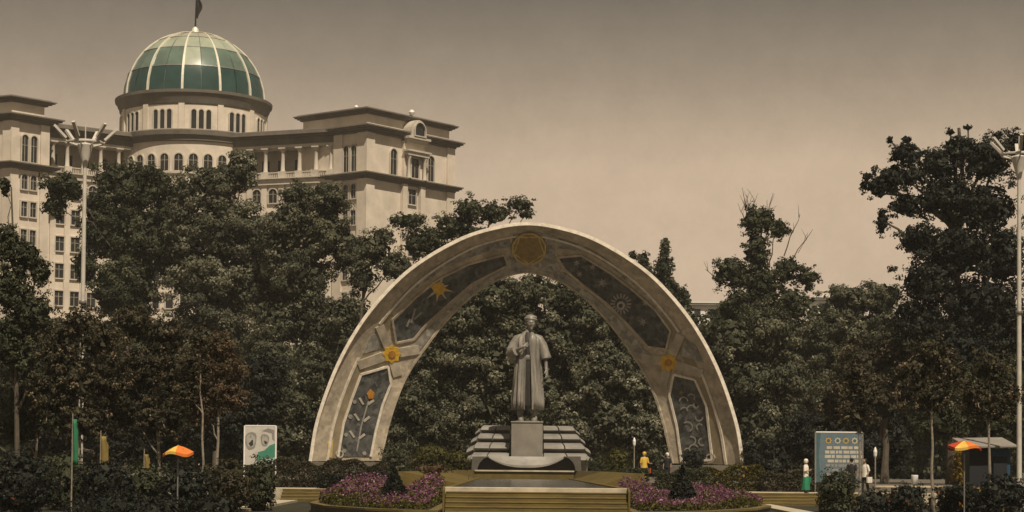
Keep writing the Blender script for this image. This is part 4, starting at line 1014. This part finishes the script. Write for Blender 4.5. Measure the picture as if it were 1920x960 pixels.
tree('leafy_tree','brownish green bushy tree in front of the blue banner row',105,1660,[(1610,690,52,50),(1665,660,46,40),(1580,750,50,50),(1640,750,60,50),(1700,720,46,50)],'mixed',0.26,120,clump=0.5,seed=16,group=RGT)
tree('leafy_tree','shadowy tree behind the blue kiosk',100,1850,[(1760,720,52,48),(1820,740,56,52),(1890,730,50,60),(1770,790,60,46),(1870,800,60,50)],'dark',0.26,115,clump=0.5,seed=17,group=RGT)
tree('leafy_tree','dark tree closing the gap behind the long hedge',118,1480,[(1440,860,60,40),(1510,820,50,50),(1560,800,45,60),(1650,830,70,60)],'black',0.3,115,seed=18,group=RGT)
# left side, nearer
tree('leafy_tree','very dark tree at the far left end of the thicket',78,30,[(15,455,26,40),(45,480,36,38),(75,510,24,28),(20,540,42,50),(60,590,46,50),(15,640,40,60),(70,680,50,50),(8,350,10,20)],'dark',0.2,210,clump=0.4,seed=19,group=YNG,tr=0.12)
thin = [('thin young tree with brown tinged leaves around the left lamp post',74,150,[(150,610,46,36),(110,650,46,46),(185,640,42,46),(140,710,60,54),(205,710,42,46),(90,740,44,50),(150,790,60,40)],'mixed',20),
        ('thin young tree with sparse russet leaves beside the orange parasol',76,300,[(250,610,46,38),(310,630,46,36),(270,690,56,50),(330,700,48,50),(230,760,46,50),(300,780,56,44)],'mixed',21),
        ('dry young tree with fine reddish brown foliage near the owl signboard',73,408,[(410,650,34,30),(385,690,36,36),(430,690,34,36),(405,735,48,42),(440,745,28,34),(380,770,30,40)],'brown',22)]
for lb_,d_,x_,bl,lf,sd in thin:
    tree('young_tree',lb_,d_,x_,bl,lf,0.17 if lf!='brown' else 0.12,250 if lf!='brown' else 330,clump=0.36,seed=sd,group=YNG,bark='palebark',tr=0.075,edge=0.2)
tree('young_tree','slim leaning sapling with a pale trunk beside the dry brown tree',72,378,[(372,640,22,26),(360,690,28,34),(350,740,26,34)],'mixed',0.16,230,clump=0.34,seed=23,group=YNG,bark='palebark',tr=0.06)
tree('young_tree','thin tree with dark leaves behind the green banner pole',82,70,[(60,740,52,46),(110,770,40,46),(40,800,46,40)],'dark',0.2,210,clump=0.4,seed=24,group=YNG,bark='palebark',tr=0.08)
tree('leafy_tree','shadowed tree filling the space behind the orange parasol',104,200,[(60,690,70,60),(150,740,70,60),(230,780,70,60),(330,790,70,60),(420,800,60,60),(480,760,50,50),(500,700,46,46),(100,820,80,40),(260,840,90,30)],'black',0.28,120,clump=0.55,seed=25,group=FAR)
tree('leafy_tree','dark tree between the owl signboard and the arch leg',125,530,[(520,740,56,56),(565,770,44,60),(540,820,60,46),(500,660,44,44),(580,700,30,40)],'mid',0.3,115,seed=26,group=FAR)
for lb_,d_,x_,bl,sd in (('slender sapling with a pale trunk right of the blue banner',76,1612,[(1605,700,26,30),(1620,740,34,34),(1600,780,30,30)],27),
                        ('sapling with a forked pale trunk among the benches',74,1748,[(1745,660,40,34),(1715,700,36,36),(1780,700,38,38),(1748,740,44,30)],28),
                        ('sapling with a pale trunk standing before the blue kiosk',70,1856,[(1855,690,40,36),(1830,740,34,34),(1885,740,34,34),(1858,770,36,24)],29)):
    tree('young_tree',lb_,d_,x_,bl,'mixed',0.17,190,clump=0.36,seed=sd,group=YNG,bark='palebark',tr=0.07,edge=0.25)

# dense wood closing the view behind, too far and thick to tell its trees apart
rng = np.random.default_rng(42); bl = []
for row,(dd,step) in enumerate(((168,62),(186,58))):
    px_ = -260+row*30
    while px_ < 2200:
        topy = 640 if px_ < 620 else (600 if px_ < 1250 else 600)
        topy += rng.normal()*22
        for k in range(4):
            yy = topy+30+k*75; p = at(px_+rng.normal()*12, yy, dd+rng.normal()*3)
            if p.z < 0.5: continue
            s_ = dd/F; bl.append((tuple(p),48*s_*(1+0.2*rng.random()),2.2,46*s_))
        px_ += step
P_,v_,_t,dr_,sz_ = crown_points(bl,rng,75,0.9,0.1,0.35,2.6)
kp = P_[:,2] > 0.05
tag(link_mesh('wood',leaves_mesh('wood',P_[kp],0.36,rng,v_[kp],0.35,0.7,dr_[kp],sz_[kp]),L['dark']),kind='stuff')

# ------------------------------------------------------------------ hedges, shrubs, flower beds
def hedge(label, px0, px1, py0, py1, d, leaf, seed, zb, yw=0.9, size=0.16, dens=230, wave=0.12, flowers=None):
    rng = np.random.default_rng(seed+9000); a = at(px0,(py0+py1)/2,d); e = at(px1,(py0+py1)/2,d); top = at((px0+px1)/2,py0,d).z-zb
    r = empty('hedge',((a.x+e.x)/2,a.y,zb),label,'hedge','clipped hedges on the terrace')
    Lx = (e.x-a.x)/2; n = int(3.2*dens*Lx*2*(top+yw)); x = rng.uniform(-Lx,Lx,n); y = rng.uniform(-yw,yw,n); z = rng.uniform(0.03,1,n)*top*(1+wave*np.sin(x*2.1)+wave*0.6*np.sin(x*5+1))
    k = rng.random(n); y = np.where(k<0.45,-yw+rng.normal(size=n)*0.08,y); z = np.where(k>0.6,top*(1+wave*np.sin(x*2.1)+wave*0.6*np.sin(x*5+1))-np.abs(rng.normal(size=n))*0.12,z)
    P_ = np.stack([x,y,np.maximum(z,0.03)],1)
    link_mesh('foliage',leaves_mesh('foliage',P_,size*0.75,rng,rng.random(n)*0.6),L[leaf],r)
    st = MB()
    for q in range(max(3,int(Lx*2))): xx = -Lx*0.95+q*1.9*Lx/max(1,int(Lx*2)-1 if Lx>1 else 2); st.tube([(xx,0,-0.03),(xx+0.05,0,top*0.7)],[0.035,0.015],5)
    st.build('stem',M['bark'],r,off=(0,0,0))
    if flowers:
        lf,nf,x0f,x1f = flowers; i = np.where((x>x0f*Lx)&(x<x1f*Lx)&(y<-yw*0.5))[0][:nf]
        link_mesh('blossom',leaves_mesh('blossom',P_[i]+np.array([0,-0.06,0.02]),size*1.0,rng),L[lf],r)
hedge('dark brownish hedge below the left leg of the arch',515,722,866,908,98.3,'mixed',1,0.6)
hedge('hedge with yellow patches below the right leg of the arch',1316,1428,876,918,98.5,'olive',2,0.6,flowers=('yellow',160,-0.9,0.9))
hedge('dark low hedge behind the walkway next to the person in green',1424,1560,884,918,98.0,'mixed',3,0.6)
hedge('low dark hedge between the pool wall and the left arch leg',716,800,882,905,99.5,'dark',4,1.0,0.7)
hedge('low hedge strip between the pool wall and the right arch leg',1130,1215,880,905,99.5,'dark',5,1.0,0.7)
hedge('short dark hedge behind the right cone topiary',1226,1322,882,915,97.8,'dark',6,0.6)
hedge('long low black hedge at the back of the left flower bed',596,742,888,912,94.6,'black',7,0.6,0.5)
for (lb_,d_,cx,cy,rx,ry,lf,sd,kw) in (
    ('broad olive clipped shrub between the left arch leg and the base',111,806,855,40,24,'olive',1,{}),
    ('olive clipped shrub touching the left side of the rippling base',110,858,860,26,20,'olive',2,{}),
    ('dark green clipped shrub behind the olive ones at the left arch leg',114,745,852,34,26,'mid',3,{}),
    ('dark green ball shrub right of the rippling base',111,1157,861,27,21,'olive',4,{}),
    ('black green ball shrub against the right leg of the arch',108,1300,862,24,22,'black',5,{}),
    ('low shrub right of the base behind the lamp',113,1120,868,22,16,'dark',6,{}),
    ('bare looking grey shrub at the end of the left pool wall',84,812,880,36,10,'brown',7,dict(zbase=0.0))):
    shrub('clipped_shrub',lb_,d_,cx,cy,rx,ry,lf,0.15,240,sd,'clipped shrubs at the monument',**kw)
shrub('conical_topiary','dark conical topiary in the left bed of purple flowers',66.5,739,899,36,22,'black',0.12,2200,11,'conical topiaries',cone=True,zbase=0.28)
shrub('conical_topiary','dark conical topiary in the right bed of purple flowers',66.5,1280,897,36,24,'black',0.12,2200,12,'conical topiaries',cone=True,zbase=0.28)

def flowerbed(label, plan, seed, hump):
    """plan: metres (x, distance) outline, counter-clockwise"""
    pts = [(x,d-EH) for x,d in plan]; n = len(pts); cx = sum(p[0] for p in pts)/n; cy = sum(p[1] for p in pts)/n
    r = empty('flower_bed',(cx,cy,0),label,'flower bed','raised beds of purple flowers'); off=(cx,cy,0)
    pts = ccw(pts); inn_ = offpoly(pts,-0.28)
    kb = MB(); kb.prism(pts,-0.1,0.25); kb.build('bed_wall',M['pave'],r,off=off)
    # coping stones, one by one
    for i in range(n):
        a = Vector(offpoly(pts,0.05)[i]); b_ = Vector(offpoly(pts,0.05)[(i+1)%n]); c = Vector(inn_[(i+1)%n]); d_ = Vector(inn_[i]); g = (b_-a).normalized()*0.012
        MB().prism([tuple(a+g),tuple(b_-g),tuple(c-g),tuple(d_+g)],0.252,0.33).build('coping_stone',M['yellow2'],r,off=off)
    MB().prism(inn_,0.253,0.29).build('soil',M['soil'],r,off=off)
    rng = np.random.default_rng(seed+300)
    xs = [p[0] for p in inn_]; ys = [p[1] for p in inn_]
    def inside(x,y):
        c = False; j = n-1
        for i in range(n):
            if ((inn_[i][1]>y)!=(inn_[j][1]>y)) and (x < (inn_[j][0]-inn_[i][0])*(y-inn_[i][1])/(inn_[j][1]-inn_[i][1]+1e-9)+inn_[i][0]): c = not c
            j = i
        return c
    G = []; FL = []
    while len(G) < 16000:
        x = rng.uniform(min(xs),max(xs)); y = rng.uniform(min(ys),max(ys))
        if not inside(x,y): continue
        h = hump(x,y)*(0.8+0.3*math.sin(x*3.1+y*2.3)*math.sin(x*1.7-y*3.3)); z = 0.29+h*rng.random()**0.6
        G.append((x-cx,y-cy,z))
        if rng.random() < 0.62 and math.sin(x*1.9+1)*math.sin(y*1.7)+0.55+0.5*math.sin(x*4.7+y*5.1) > -0.05: FL.append((x-cx,y-cy,0.29+h*(0.82+0.24*rng.random())))
    o = link_mesh('flower_leaves',leaves_mesh('flower_leaves',G,0.10,rng),L['olive'],r); tag(o,kind='stuff')
    o = link_mesh('flowers',leaves_mesh('flowers',FL,0.085,rng,upb=0.8),L['purple'],r); tag(o,kind='stuff')
def gz(px,d): return (px-960)*d/F
flowerbed('raised bed of purple flowers left of the pool',[(-2.35,61.0),(-2.35,79.0),(gz(640,80),80.5),(gz(598,77),77),(gz(585,72),72),(gz(612,67),67),(gz(690,63),63.2),(gz(760,61.5),61.5)],1,
    lambda x,y: 0.34+0.72*max(0,math.exp(-((x+3.0)/0.9)**2)+math.exp(-((x+5.6)/1.1)**2))*min(1,max(0.25,(y+58)/8)))
flowerbed('raised bed of purple flowers right of the pool',[(3.9,61.0),(gz(1240,62),61.8),(gz(1340,64),64),(gz(1420,69),69),(gz(1445,74),74),(gz(1425,79),79),(3.95,79.0)],2,
    lambda x,y: 0.34+0.66*max(0,math.exp(-((x-4.6)/1.0)**2)+0.7*math.exp(-((x-7.6)/1.3)**2))*min(1,max(0.25,(y+58)/8)))
# dark thicket at both front corners
for i,(lb_,d_,cx,cy,rx,ry,lf,fl) in enumerate((
    ('dark thicket bush with one orange bloom at the far left',66,40,905,70,60,'black',('red',25)),
    ('dark leafy bush left of the green banner pole',70,120,900,60,50,'dark',None),
    ('dark bush with yellow leaves under the tan post',68,200,905,60,50,'black',('yellow',50)),
    ('dark bush under the orange parasol',70,275,915,60,50,'dark',None),
    ('dark bush between the thin pale trunks',67,350,920,60,50,'black',None),
    ('dense bush below the dry brown tree',70,430,910,50,56,'mixed',None),
    ('dense dark bush in front of the owl signboard',72,488,905,36,50,'dark',None),
    ('low black bush along the left bottom path',62,250,955,120,30,'black',None),
    ('low black bush below the pale trunks by the path',63,400,955,50,22,'black',None),
    ('dark bush in front of the blue banner',72,1567,920,40,44,'dark',None),
    ('low bush right of the banner bush',70,1640,945,45,26,'black',('red',18)),
    ('bush with orange flowers before the low benches',70,1705,935,40,30,'black',('red',60)),
    ('dark bush with red and yellow flowers before the kiosk',68,1800,935,50,36,'black',('red',90)),
    ('dark bush with yellow flowers below the kiosk corner',66,1880,930,55,40,'black',('yellow',80)))):
    shrub('thicket_bush',lb_,d_,cx,cy,rx,ry,lf,0.16,300,20+i,'bushes in the front corners',flowers=fl,zbase=0.0)

# ------------------------------------------------------------------ street furniture
def flood_mast(label, px_, d, ring_y, top_y, arms):
    b_ = at(px_,877,d); zr = at(px_,ring_y,d).z; zt_ = at(px_,top_y,d).z
    r = empty('flood_light_mast',(b_.x,b_.y,ground_z(b_.x,b_.y)),label,'lamp post','tall white lamp masts'); g = ground_z(b_.x,b_.y)
    k = d/F
    def B(mb,nm,m,par=r,sm=True): return mb.build(nm,M[m],par,smooth=sm,off=(0,0,0))
    zr -= g; zt_ -= g
    B(MB().tube([(0,0,0),(0,0,1.2)],[0.2,0.18],14),'mast_foot','steel')
    B(MB().tube([(0,0,1.2),(0,0,zr*0.55),(0,0,zr-0.3)],[0.11,0.095,0.075],14),'mast','mast')
    B(MB().lathe([(0.085,-1.0),(0.14,-0.75),(0.30,-0.2),(0.34,-0.05),(0.30,0.0),(0.1,0.05)],(0,0,zr),20),'hub','mast')
    rs=[]
    for i in range(25):
        a=2*math.pi*i/24; rs.append([((0.72+0.05*math.cos(q))*math.cos(a),(0.72+0.05*math.cos(q))*math.sin(a),zr+0.05+0.06*math.sin(q)) for q in [2*math.pi*w/8 for w in range(8)]])
    B(MB().rings(rs,cap=False),'ring','mast')
    B(MB().tube([(0,0,zr),(0,0,zt_)],[0.035,0.02],6),'spike','mast')
    for q in range(6):
        a = math.pi*q/3+0.35; tx = math.cos(a); ty = math.sin(a); 
        arm = B(MB().tube([(0.2*tx,0.2*ty,zr-0.12),(0.72*tx,0.72*ty,zr+0.03),(1.22*tx,1.22*ty,zr+0.55)],[0.035,0.03,0.026],7),'arm','mast')
        c = Vector((1.05*tx,1.05*ty,zr+0.46)); ax = Vector((tx,ty,1.0)).normalized(); sd = Vector((-ty,tx,0)); up = ax.cross(sd)
        vs = [c+ax*i*0.36+sd*j*0.07+up*h for h in (-0.04,0.06) for (i,j) in ((-1,-1),(1,-1),(1,1),(-1,1))]
        B(MB().add(vs,BOXF),'flood_light','mast',arm,False)
    # collar joint on the shaft
    B(MB().lathe([(0.14,-0.08),(0.16,-0.05),(0.16,0.05),(0.14,0.08)],(0,0,zr*0.56),14),'collar','steel')
flood_mast('tall white lamp mast with a ring of floodlights before the palace',150,80,270,232,None)
flood_mast('tall white lamp mast with floodlights beside the huge dark tree',1911,82,293,255,None)
def lantern(label, px_, d, y0, y1):
    b_ = at(px_,y1,d); g = ground_z(b_.x,b_.y); top = at(px_,y0,d).z-g
    r = empty('garden_lantern',(b_.x,b_.y,g),label,'lamp post','small white garden lamps')
    MB().tube([(0,0,0),(0,0,0.15),(0,0,0.16),(0,0,top-0.5)],[0.10,0.09,0.04,0.035],10).build('post',M['palebark'],r,smooth=True,off=(0,0,0))
    MB().lathe([(0.04,top-0.5),(0.075,top-0.42),(0.095,top-0.22),(0.05,top-0.08),(0.015,top)],(0,0,0),10).build('lantern',M['white'],r,off=(0,0,0))
lantern('small white garden lamp behind the person in yellow',1189,109,820,880)
lantern('slim white lamp post behind the owl signboard',465,105,756,870)
lantern('slim pale lamp post between the banner and the benches',1641,90,838,905)
# left signboard: grey swirls on white with a green corner
def board(name, label, px0, py0, px1, py1, d, face, post, cat, zg=None, border='white'):
    a = at(px0,py0,d); e = at(px1,py1,d); g = ground_z(a.x,a.y) if zg is None else zg
    cx=(a.x+e.x)/2; r = empty(name,(cx,a.y,g),label,cat); w=(e.x-a.x)/2; z1=a.z-g; z0=e.z-g
    MB().box(-w,w,-0.04,0.04,z0,z1).build('board',M[face],r,off=(0,0,0))
    for x in (-w-0.03,w+0.03): MB().box(x-0.035,x+0.035,-0.05,0.05,-0.05,z1+0.03).build('post',M[post],r,off=(0,0,0))
    MB().box(-w,w,-0.05,0.05,z1+0.002,z1+0.06).build('top_rail',M[border],r,off=(0,0,0))
    return r,w,z0,z1
flat('print_white',(0.46,0.44,0.39)); flat('print_pale',(0.33,0.315,0.28)); flat('print_green',(0.05,0.20,0.13)); flat('print_grey',(0.22,0.21,0.19)); flat('print_black',(0.03,0.03,0.03)); flat('print_blue',(0.10,0.145,0.17)); flat('print_teal',(0.05,0.10,0.11)); flat('print_cream',(0.42,0.38,0.30)); flat('print_gold',(0.42,0.26,0.07)); flat('print_palegreen',(0.35,0.42,0.35))
def decal(r, pts, nm, m, o=0.006):
    n=len(pts); y=-0.04-o
    return MB().add([(x,y,z) for x,z in pts]+[(x,-0.035,z) for x,z in pts],[list(range(n))[::-1]]+[[i,(i+1)%n,n+(i+1)%n,n+i] for i in range(n)]).build(nm,M[m],r,off=(0,0,0),fixn=True)
def blobpts(cx,cz,rx,rz,n=14,ph=0,wob=0.12): return [(cx+rx*(1+wob*math.sin(3*t+ph))*math.cos(t),cz+rz*(1+wob*math.cos(2*t+ph))*math.sin(t)) for t in [2*math.pi*k/n for k in range(n)]]
r,w,z0,z1 = board('signboard','white signboard with two grey owl like swirls and a green corner',460,799,516,872,100,'print_white','white','sign')
H=z1-z0
decal(r,[(-w*0.2,z0+0.02),(w*0.98,z0+0.02),(w*0.98,z0+H*0.56),(w*0.6,z0+H*0.5),(w*0.3,z0+H*0.38),(-w*0.15,z0+H*0.33)],'green_corner','print_green')
decal(r,[(-w*0.2,z0+0.02),(w*0.98,z0+0.02),(w*0.98,z0+H*0.2),(w*0.1,z0+H*0.16)],'pale_base','print_palegreen',0.009)
for (cx,cz,q) in ((-0.62,0.62,0.34),(0.30,0.64,0.24)):
    decal(r,blobpts(cx*w,z0+cz*H,w*q*1.15,H*q*0.75,16,cx),'swirl','print_grey',0.006); decal(r,blobpts(cx*w,z0+cz*H,w*q*0.85,H*q*0.55,16,cx+1),'swirl_inner','print_pale',0.009)
    decal(r,blobpts((cx+0.05)*w,z0+(cz-0.06)*H,w*q*0.40,H*q*0.22,12,cx*3,0.35),'dark_blot','print_black',0.012); decal(r,blobpts((cx-0.02)*w,z0+(cz+0.11)*H,w*q*0.22,H*q*0.10,9,cx*5,0.3),'dark_blot','print_grey',0.012)
decal(r,[(w*0.1,z0+H*0.88),(w*0.5,z0+H*0.95),(w*0.92,z0+H*0.9),(w*0.95,z0+H*0.62),(w*0.78,z0+H*0.66),(w*0.75,z0+H*0.82)],'grey_curl','print_grey')
# right banner: four emblems over rows of blurred print
r,w,z0,z1 = board('banner_board','blue information banner with four round emblems and rows of print',1530,811,1616,905,97,'print_blue','steel','banner',border='white'); H=z1-z0
decal(r,[(-w*0.98,z0+0.02),(-w*0.80,z0+0.02),(-w*0.88,z0+H*0.5),(-w*0.80,z1-0.02),(-w*0.98,z1-0.02)],'dark_edge','print_teal')
for k,(x,m_) in enumerate(((-0.46,'print_gold'),(-0.06,'print_cream'),(0.30,'print_gold'),(0.68,'print_cream'))):
    e=decal(r,[(p[0],p[1]) for p in ([(x*w+0.17*q*math.cos(t),z0+H*0.84+0.17*q*math.sin(t)) for t,q in [(math.pi*i/8,1.0 if i%2==0 else 0.75) for i in range(16)]])],'emblem',m_,0.006)
    decal(e,blobpts(x*w,z0+H*0.84,0.085,0.085,10,0,0),'emblem_centre','print_teal',0.012)
rg=random.Random(5)
for row,(zf,hh) in enumerate(((0.70,0.055),(0.61,0.06),(0.52,0.06),(0.43,0.055),(0.34,0.05),(0.25,0.05),(0.16,0.05))):
    x=-w*0.62+rg.uniform(0,0.15)
    while x < w*0.85:
        l=rg.uniform(0.10,0.34); decal(r,[(x,z0+H*(zf-hh/2)),(x+l,z0+H*(zf-hh/2)),(x+l,z0+H*(zf+hh/2)),(x,z0+H*(zf+hh/2))],'print_bar','print_cream' if row<4 else 'print_grey'); x+=l+rg.uniform(0.03,0.08)
# parasols
flat('cloth_orange',(0.62,0.17,0.03)); flat('cloth_sun',(0.65,0.42,0.08)); flat('canvas_red',(0.42,0.05,0.02)); flat('canvas_white',(0.24,0.22,0.19)); flat('tarp_blue',(0.014,0.055,0.095)); flat('tarp_dark',(0.014,0.016,0.02)); flat('tan_wood',(0.26,0.18,0.07)); flat('banner_green',(0.02,0.15,0.07)); flat('sash_yellow',(0.19,0.135,0.035))
def parasol(label, px_, d, y_top, y_rim, half_px, cols, g=0.0):
    c=at(px_,y_rim,d); zr=c.z-g; zt_=at(px_,y_top,d).z-g; rr=half_px*d/F
    r=empty('parasol',(c.x,c.y,g),label,'parasol','street parasols')
    MB().tube([(0,0,0),(0,0,zt_+0.02)],0.025,8).build('pole',M['steel'],r,off=(0,0,0)); MB().lathe([(0.3,0),(0.3,0.06),(0.06,0.1)],(0,0,0),16).build('foot',M['steel'],r,off=(0,0,0))
    for k in range(8):
        a0=k*math.pi/4; a1=a0+math.pi/4; mb=MB()
        def q(a,f,dz=0): s_=1-0.06*math.sin((a-a0)/(a1-a0)*math.pi)*f; return (rr*f*s_*math.cos(a),rr*f*s_*math.sin(a),zt_-(zt_-zr)*f**1.3+dz+0.05*f*math.sin(a*3+px_))
        G=[[q(a0+(a1-a0)*i/4,f) for i in range(5)] for f in (0.02,0.35,0.7,1.0)]+[[q(a0+(a1-a0)*i/4,1.0,-0.09) for i in range(5)]]
        mb.rings(G,cap=False,closed=False).build('canopy_panel',M[cols[k%len(cols)]],r,off=(0,0,0))
    for k in range(8): a=k*math.pi/4; MB().tube([(0,0,zt_-0.45),(rr*0.55*math.cos(a),rr*0.55*math.sin(a),zt_-(zt_-zr)*0.55**1.3)],0.012,5).build('rib',M['steel'],r,off=(0,0,0))
parasol('orange and yellow parasol shining out of the dark thicket',334,63.5,835,849,29,['cloth_orange','cloth_orange','cloth_sun'])
parasol('red and yellow parasol in front of the blue kiosk',1808,66,826,838,32,['canvas_red','cloth_sun','cloth_orange','canvas_red'])
# green and tan banners in the thicket
def feather(label, px_, d, y0, y1, half_px, m, nm, g=0.0):
    c=at(px_,y1,d); t_=at(px_,y0,d).z-g; b0=c.z-g; w=half_px*d/F; r=empty(nm,(c.x,c.y,g),label,'flag','narrow upright banners')
    MB().tube([(-w-0.02,0,0),(-w-0.02,0,t_+0.2)],[0.03,0.02],8).build('pole',M['palebark'],r,off=(0,0,0))
    rs=[[(-w+2*w*i/4*(1 if j<7 else 0.7),0.02*math.sin(i*1.8+j*0.5),b0+(t_-b0)*j/8) for i in range(5)] for j in range(9)]
    o=MB().rings(rs,cap=False,closed=False).build('cloth',M[m],r,smooth=True,off=(0,0,0)); o.modifiers.new('s','SOLIDIFY').thickness=0.02
feather('narrow green banner on a pole in the dark thicket',141,66,786,872,5,'banner_green','feather_banner')
feather('tan yellow banner strip on a post beside the green one',196,68,818,884,7,'sash_yellow','feather_banner')
feather('short yellow banner strip left of the orange parasol',276,70,852,884,5,'sash_yellow','feather_banner')
# kiosk
ka=at(1818,840,84); kb_=at(1894,925,84); kx=(ka.x+kb_.x)/2
kk=empty('kiosk',(kx,ka.y+1.0,0),'dark blue market kiosk with a pale sloping canopy','kiosk'); kw=(kb_.x-ka.x)/2; kz=ka.z
MB().box(-kw,-0.1,-1,1,0,kz-0.02).build('dark_side',M['tarp_dark'],kk,off=(0,0,0)); MB().box(-0.098,kw,-1.02,1,0,kz-0.02).build('blue_side',M['tarp_blue'],kk,off=(0,0,0))
MB().add([(-kw-0.25,-1.5,kz),(kw+0.2,-1.5,kz+0.05),(kw+0.2,1.2,kz+0.45),(-kw-0.25,1.2,kz+0.4),(-kw-0.25,-1.5,kz+0.07),(kw+0.2,-1.5,kz+0.12),(kw+0.2,1.2,kz+0.52),(-kw-0.25,1.2,kz+0.47)],BOXF).build('canopy',M['canvas_white'],kk,off=(0,0,0))
MB().box(-kw+0.1,-0.2,-1.1,-1.0,0.95,1.05).build('counter',M['tan_wood'],kk,off=(0,0,0)); MB().box(0.1,kw-0.15,-1.06,-1.02,1.1,kz-0.35).build('shutter',M['tarp_dark'],kk,off=(0,0,0))
fs=at(1796,920,80); fr_=empty('flower_column',(fs.x,fs.y,0),'column of yellow hanging flowers under the red parasol','flower column'); MB().tube([(0,0,0),(0,0,at(1796,850,80).z)],[0.05,0.04],8).build('post',M['tan_wood'],fr_,off=(0,0,0))
rng=np.random.default_rng(77); n=700; zz=rng.random(n)*(at(1796,848,80).z-0.4)+0.4; aa=rng.random(n)*6.28; rr_2=(0.22+0.08*np.sin(zz*5))*rng.random(n)**0.5
link_mesh('blossom',leaves_mesh('blossom',np.stack([rr_2*np.cos(aa),rr_2*np.sin(aa),zz],1),0.12,rng),L['yellow'],fr_)
# benches and a bin by the right walkway
def bench(label, px0, px1, py, d, g):
    a=at(px0,py,d); e=at(px1,py,d); r=empty('stone_bench',((a.x+e.x)/2,a.y,g),label,'bench','stone benches on the walkway'); w=(e.x-a.x)/2; z=max(0.38,a.z-g)
    MB().box(-w,w,-0.25,0.25,z-0.09,z).build('seat',M['kerb'],r,bevel=0.015,off=(0,0,0))
    for x in (-w*0.75,w*0.75): MB().box(x-0.12,x+0.12,-0.2,0.2,0,z-0.092).build('leg',M['pave'],r,off=(0,0,0))
bench('long pale stone bench right of the people at the banner',1640,1682,915,94.5,0.6)
bench('short stone bench beside the forked sapling',1716,1752,930,88,0.0)
bench('grey stone bench before the shadowy tree',1700,1770,918,95.2,0.6)
bn=at(1714,903,92); r=empty('litter_bin',(bn.x,bn.y-0,0.6),'small white litter bin on a post by the benches','bin')
MB().tube([(0,0,0),(0,0,0.9)],0.03,8).build('post',M['steel'],r,off=(0,0,0)); MB().lathe([(0.13,0.45),(0.16,0.5),(0.17,0.9),(0.15,0.92)],(0,-0.12,0),14).build('bucket',M['white'],r,smooth=True,off=(0,0,0))

# thin dusty air between the camera and the palace
hz = MB().box(-3200,3200,-300,6200,-1.5,82).build('haze', None, fixn=True)
hm = bpy.data.materials.new('haze'); hm.use_nodes = True; t = hm.node_tree; t.nodes.remove(t.nodes['Principled BSDF'])
pv = t.nodes.new('ShaderNodeVolumePrincipled'); pv.inputs['Color'].default_value = (0.82,0.80,0.74,1); pv.inputs['Density'].default_value = 0.0003; pv.inputs['Anisotropy'].default_value = 0.2
t.links.new(pv.outputs[0], t.nodes['Material Output'].inputs['Volume']); hz.data.materials.append(hm); tag(hz, kind='stuff')
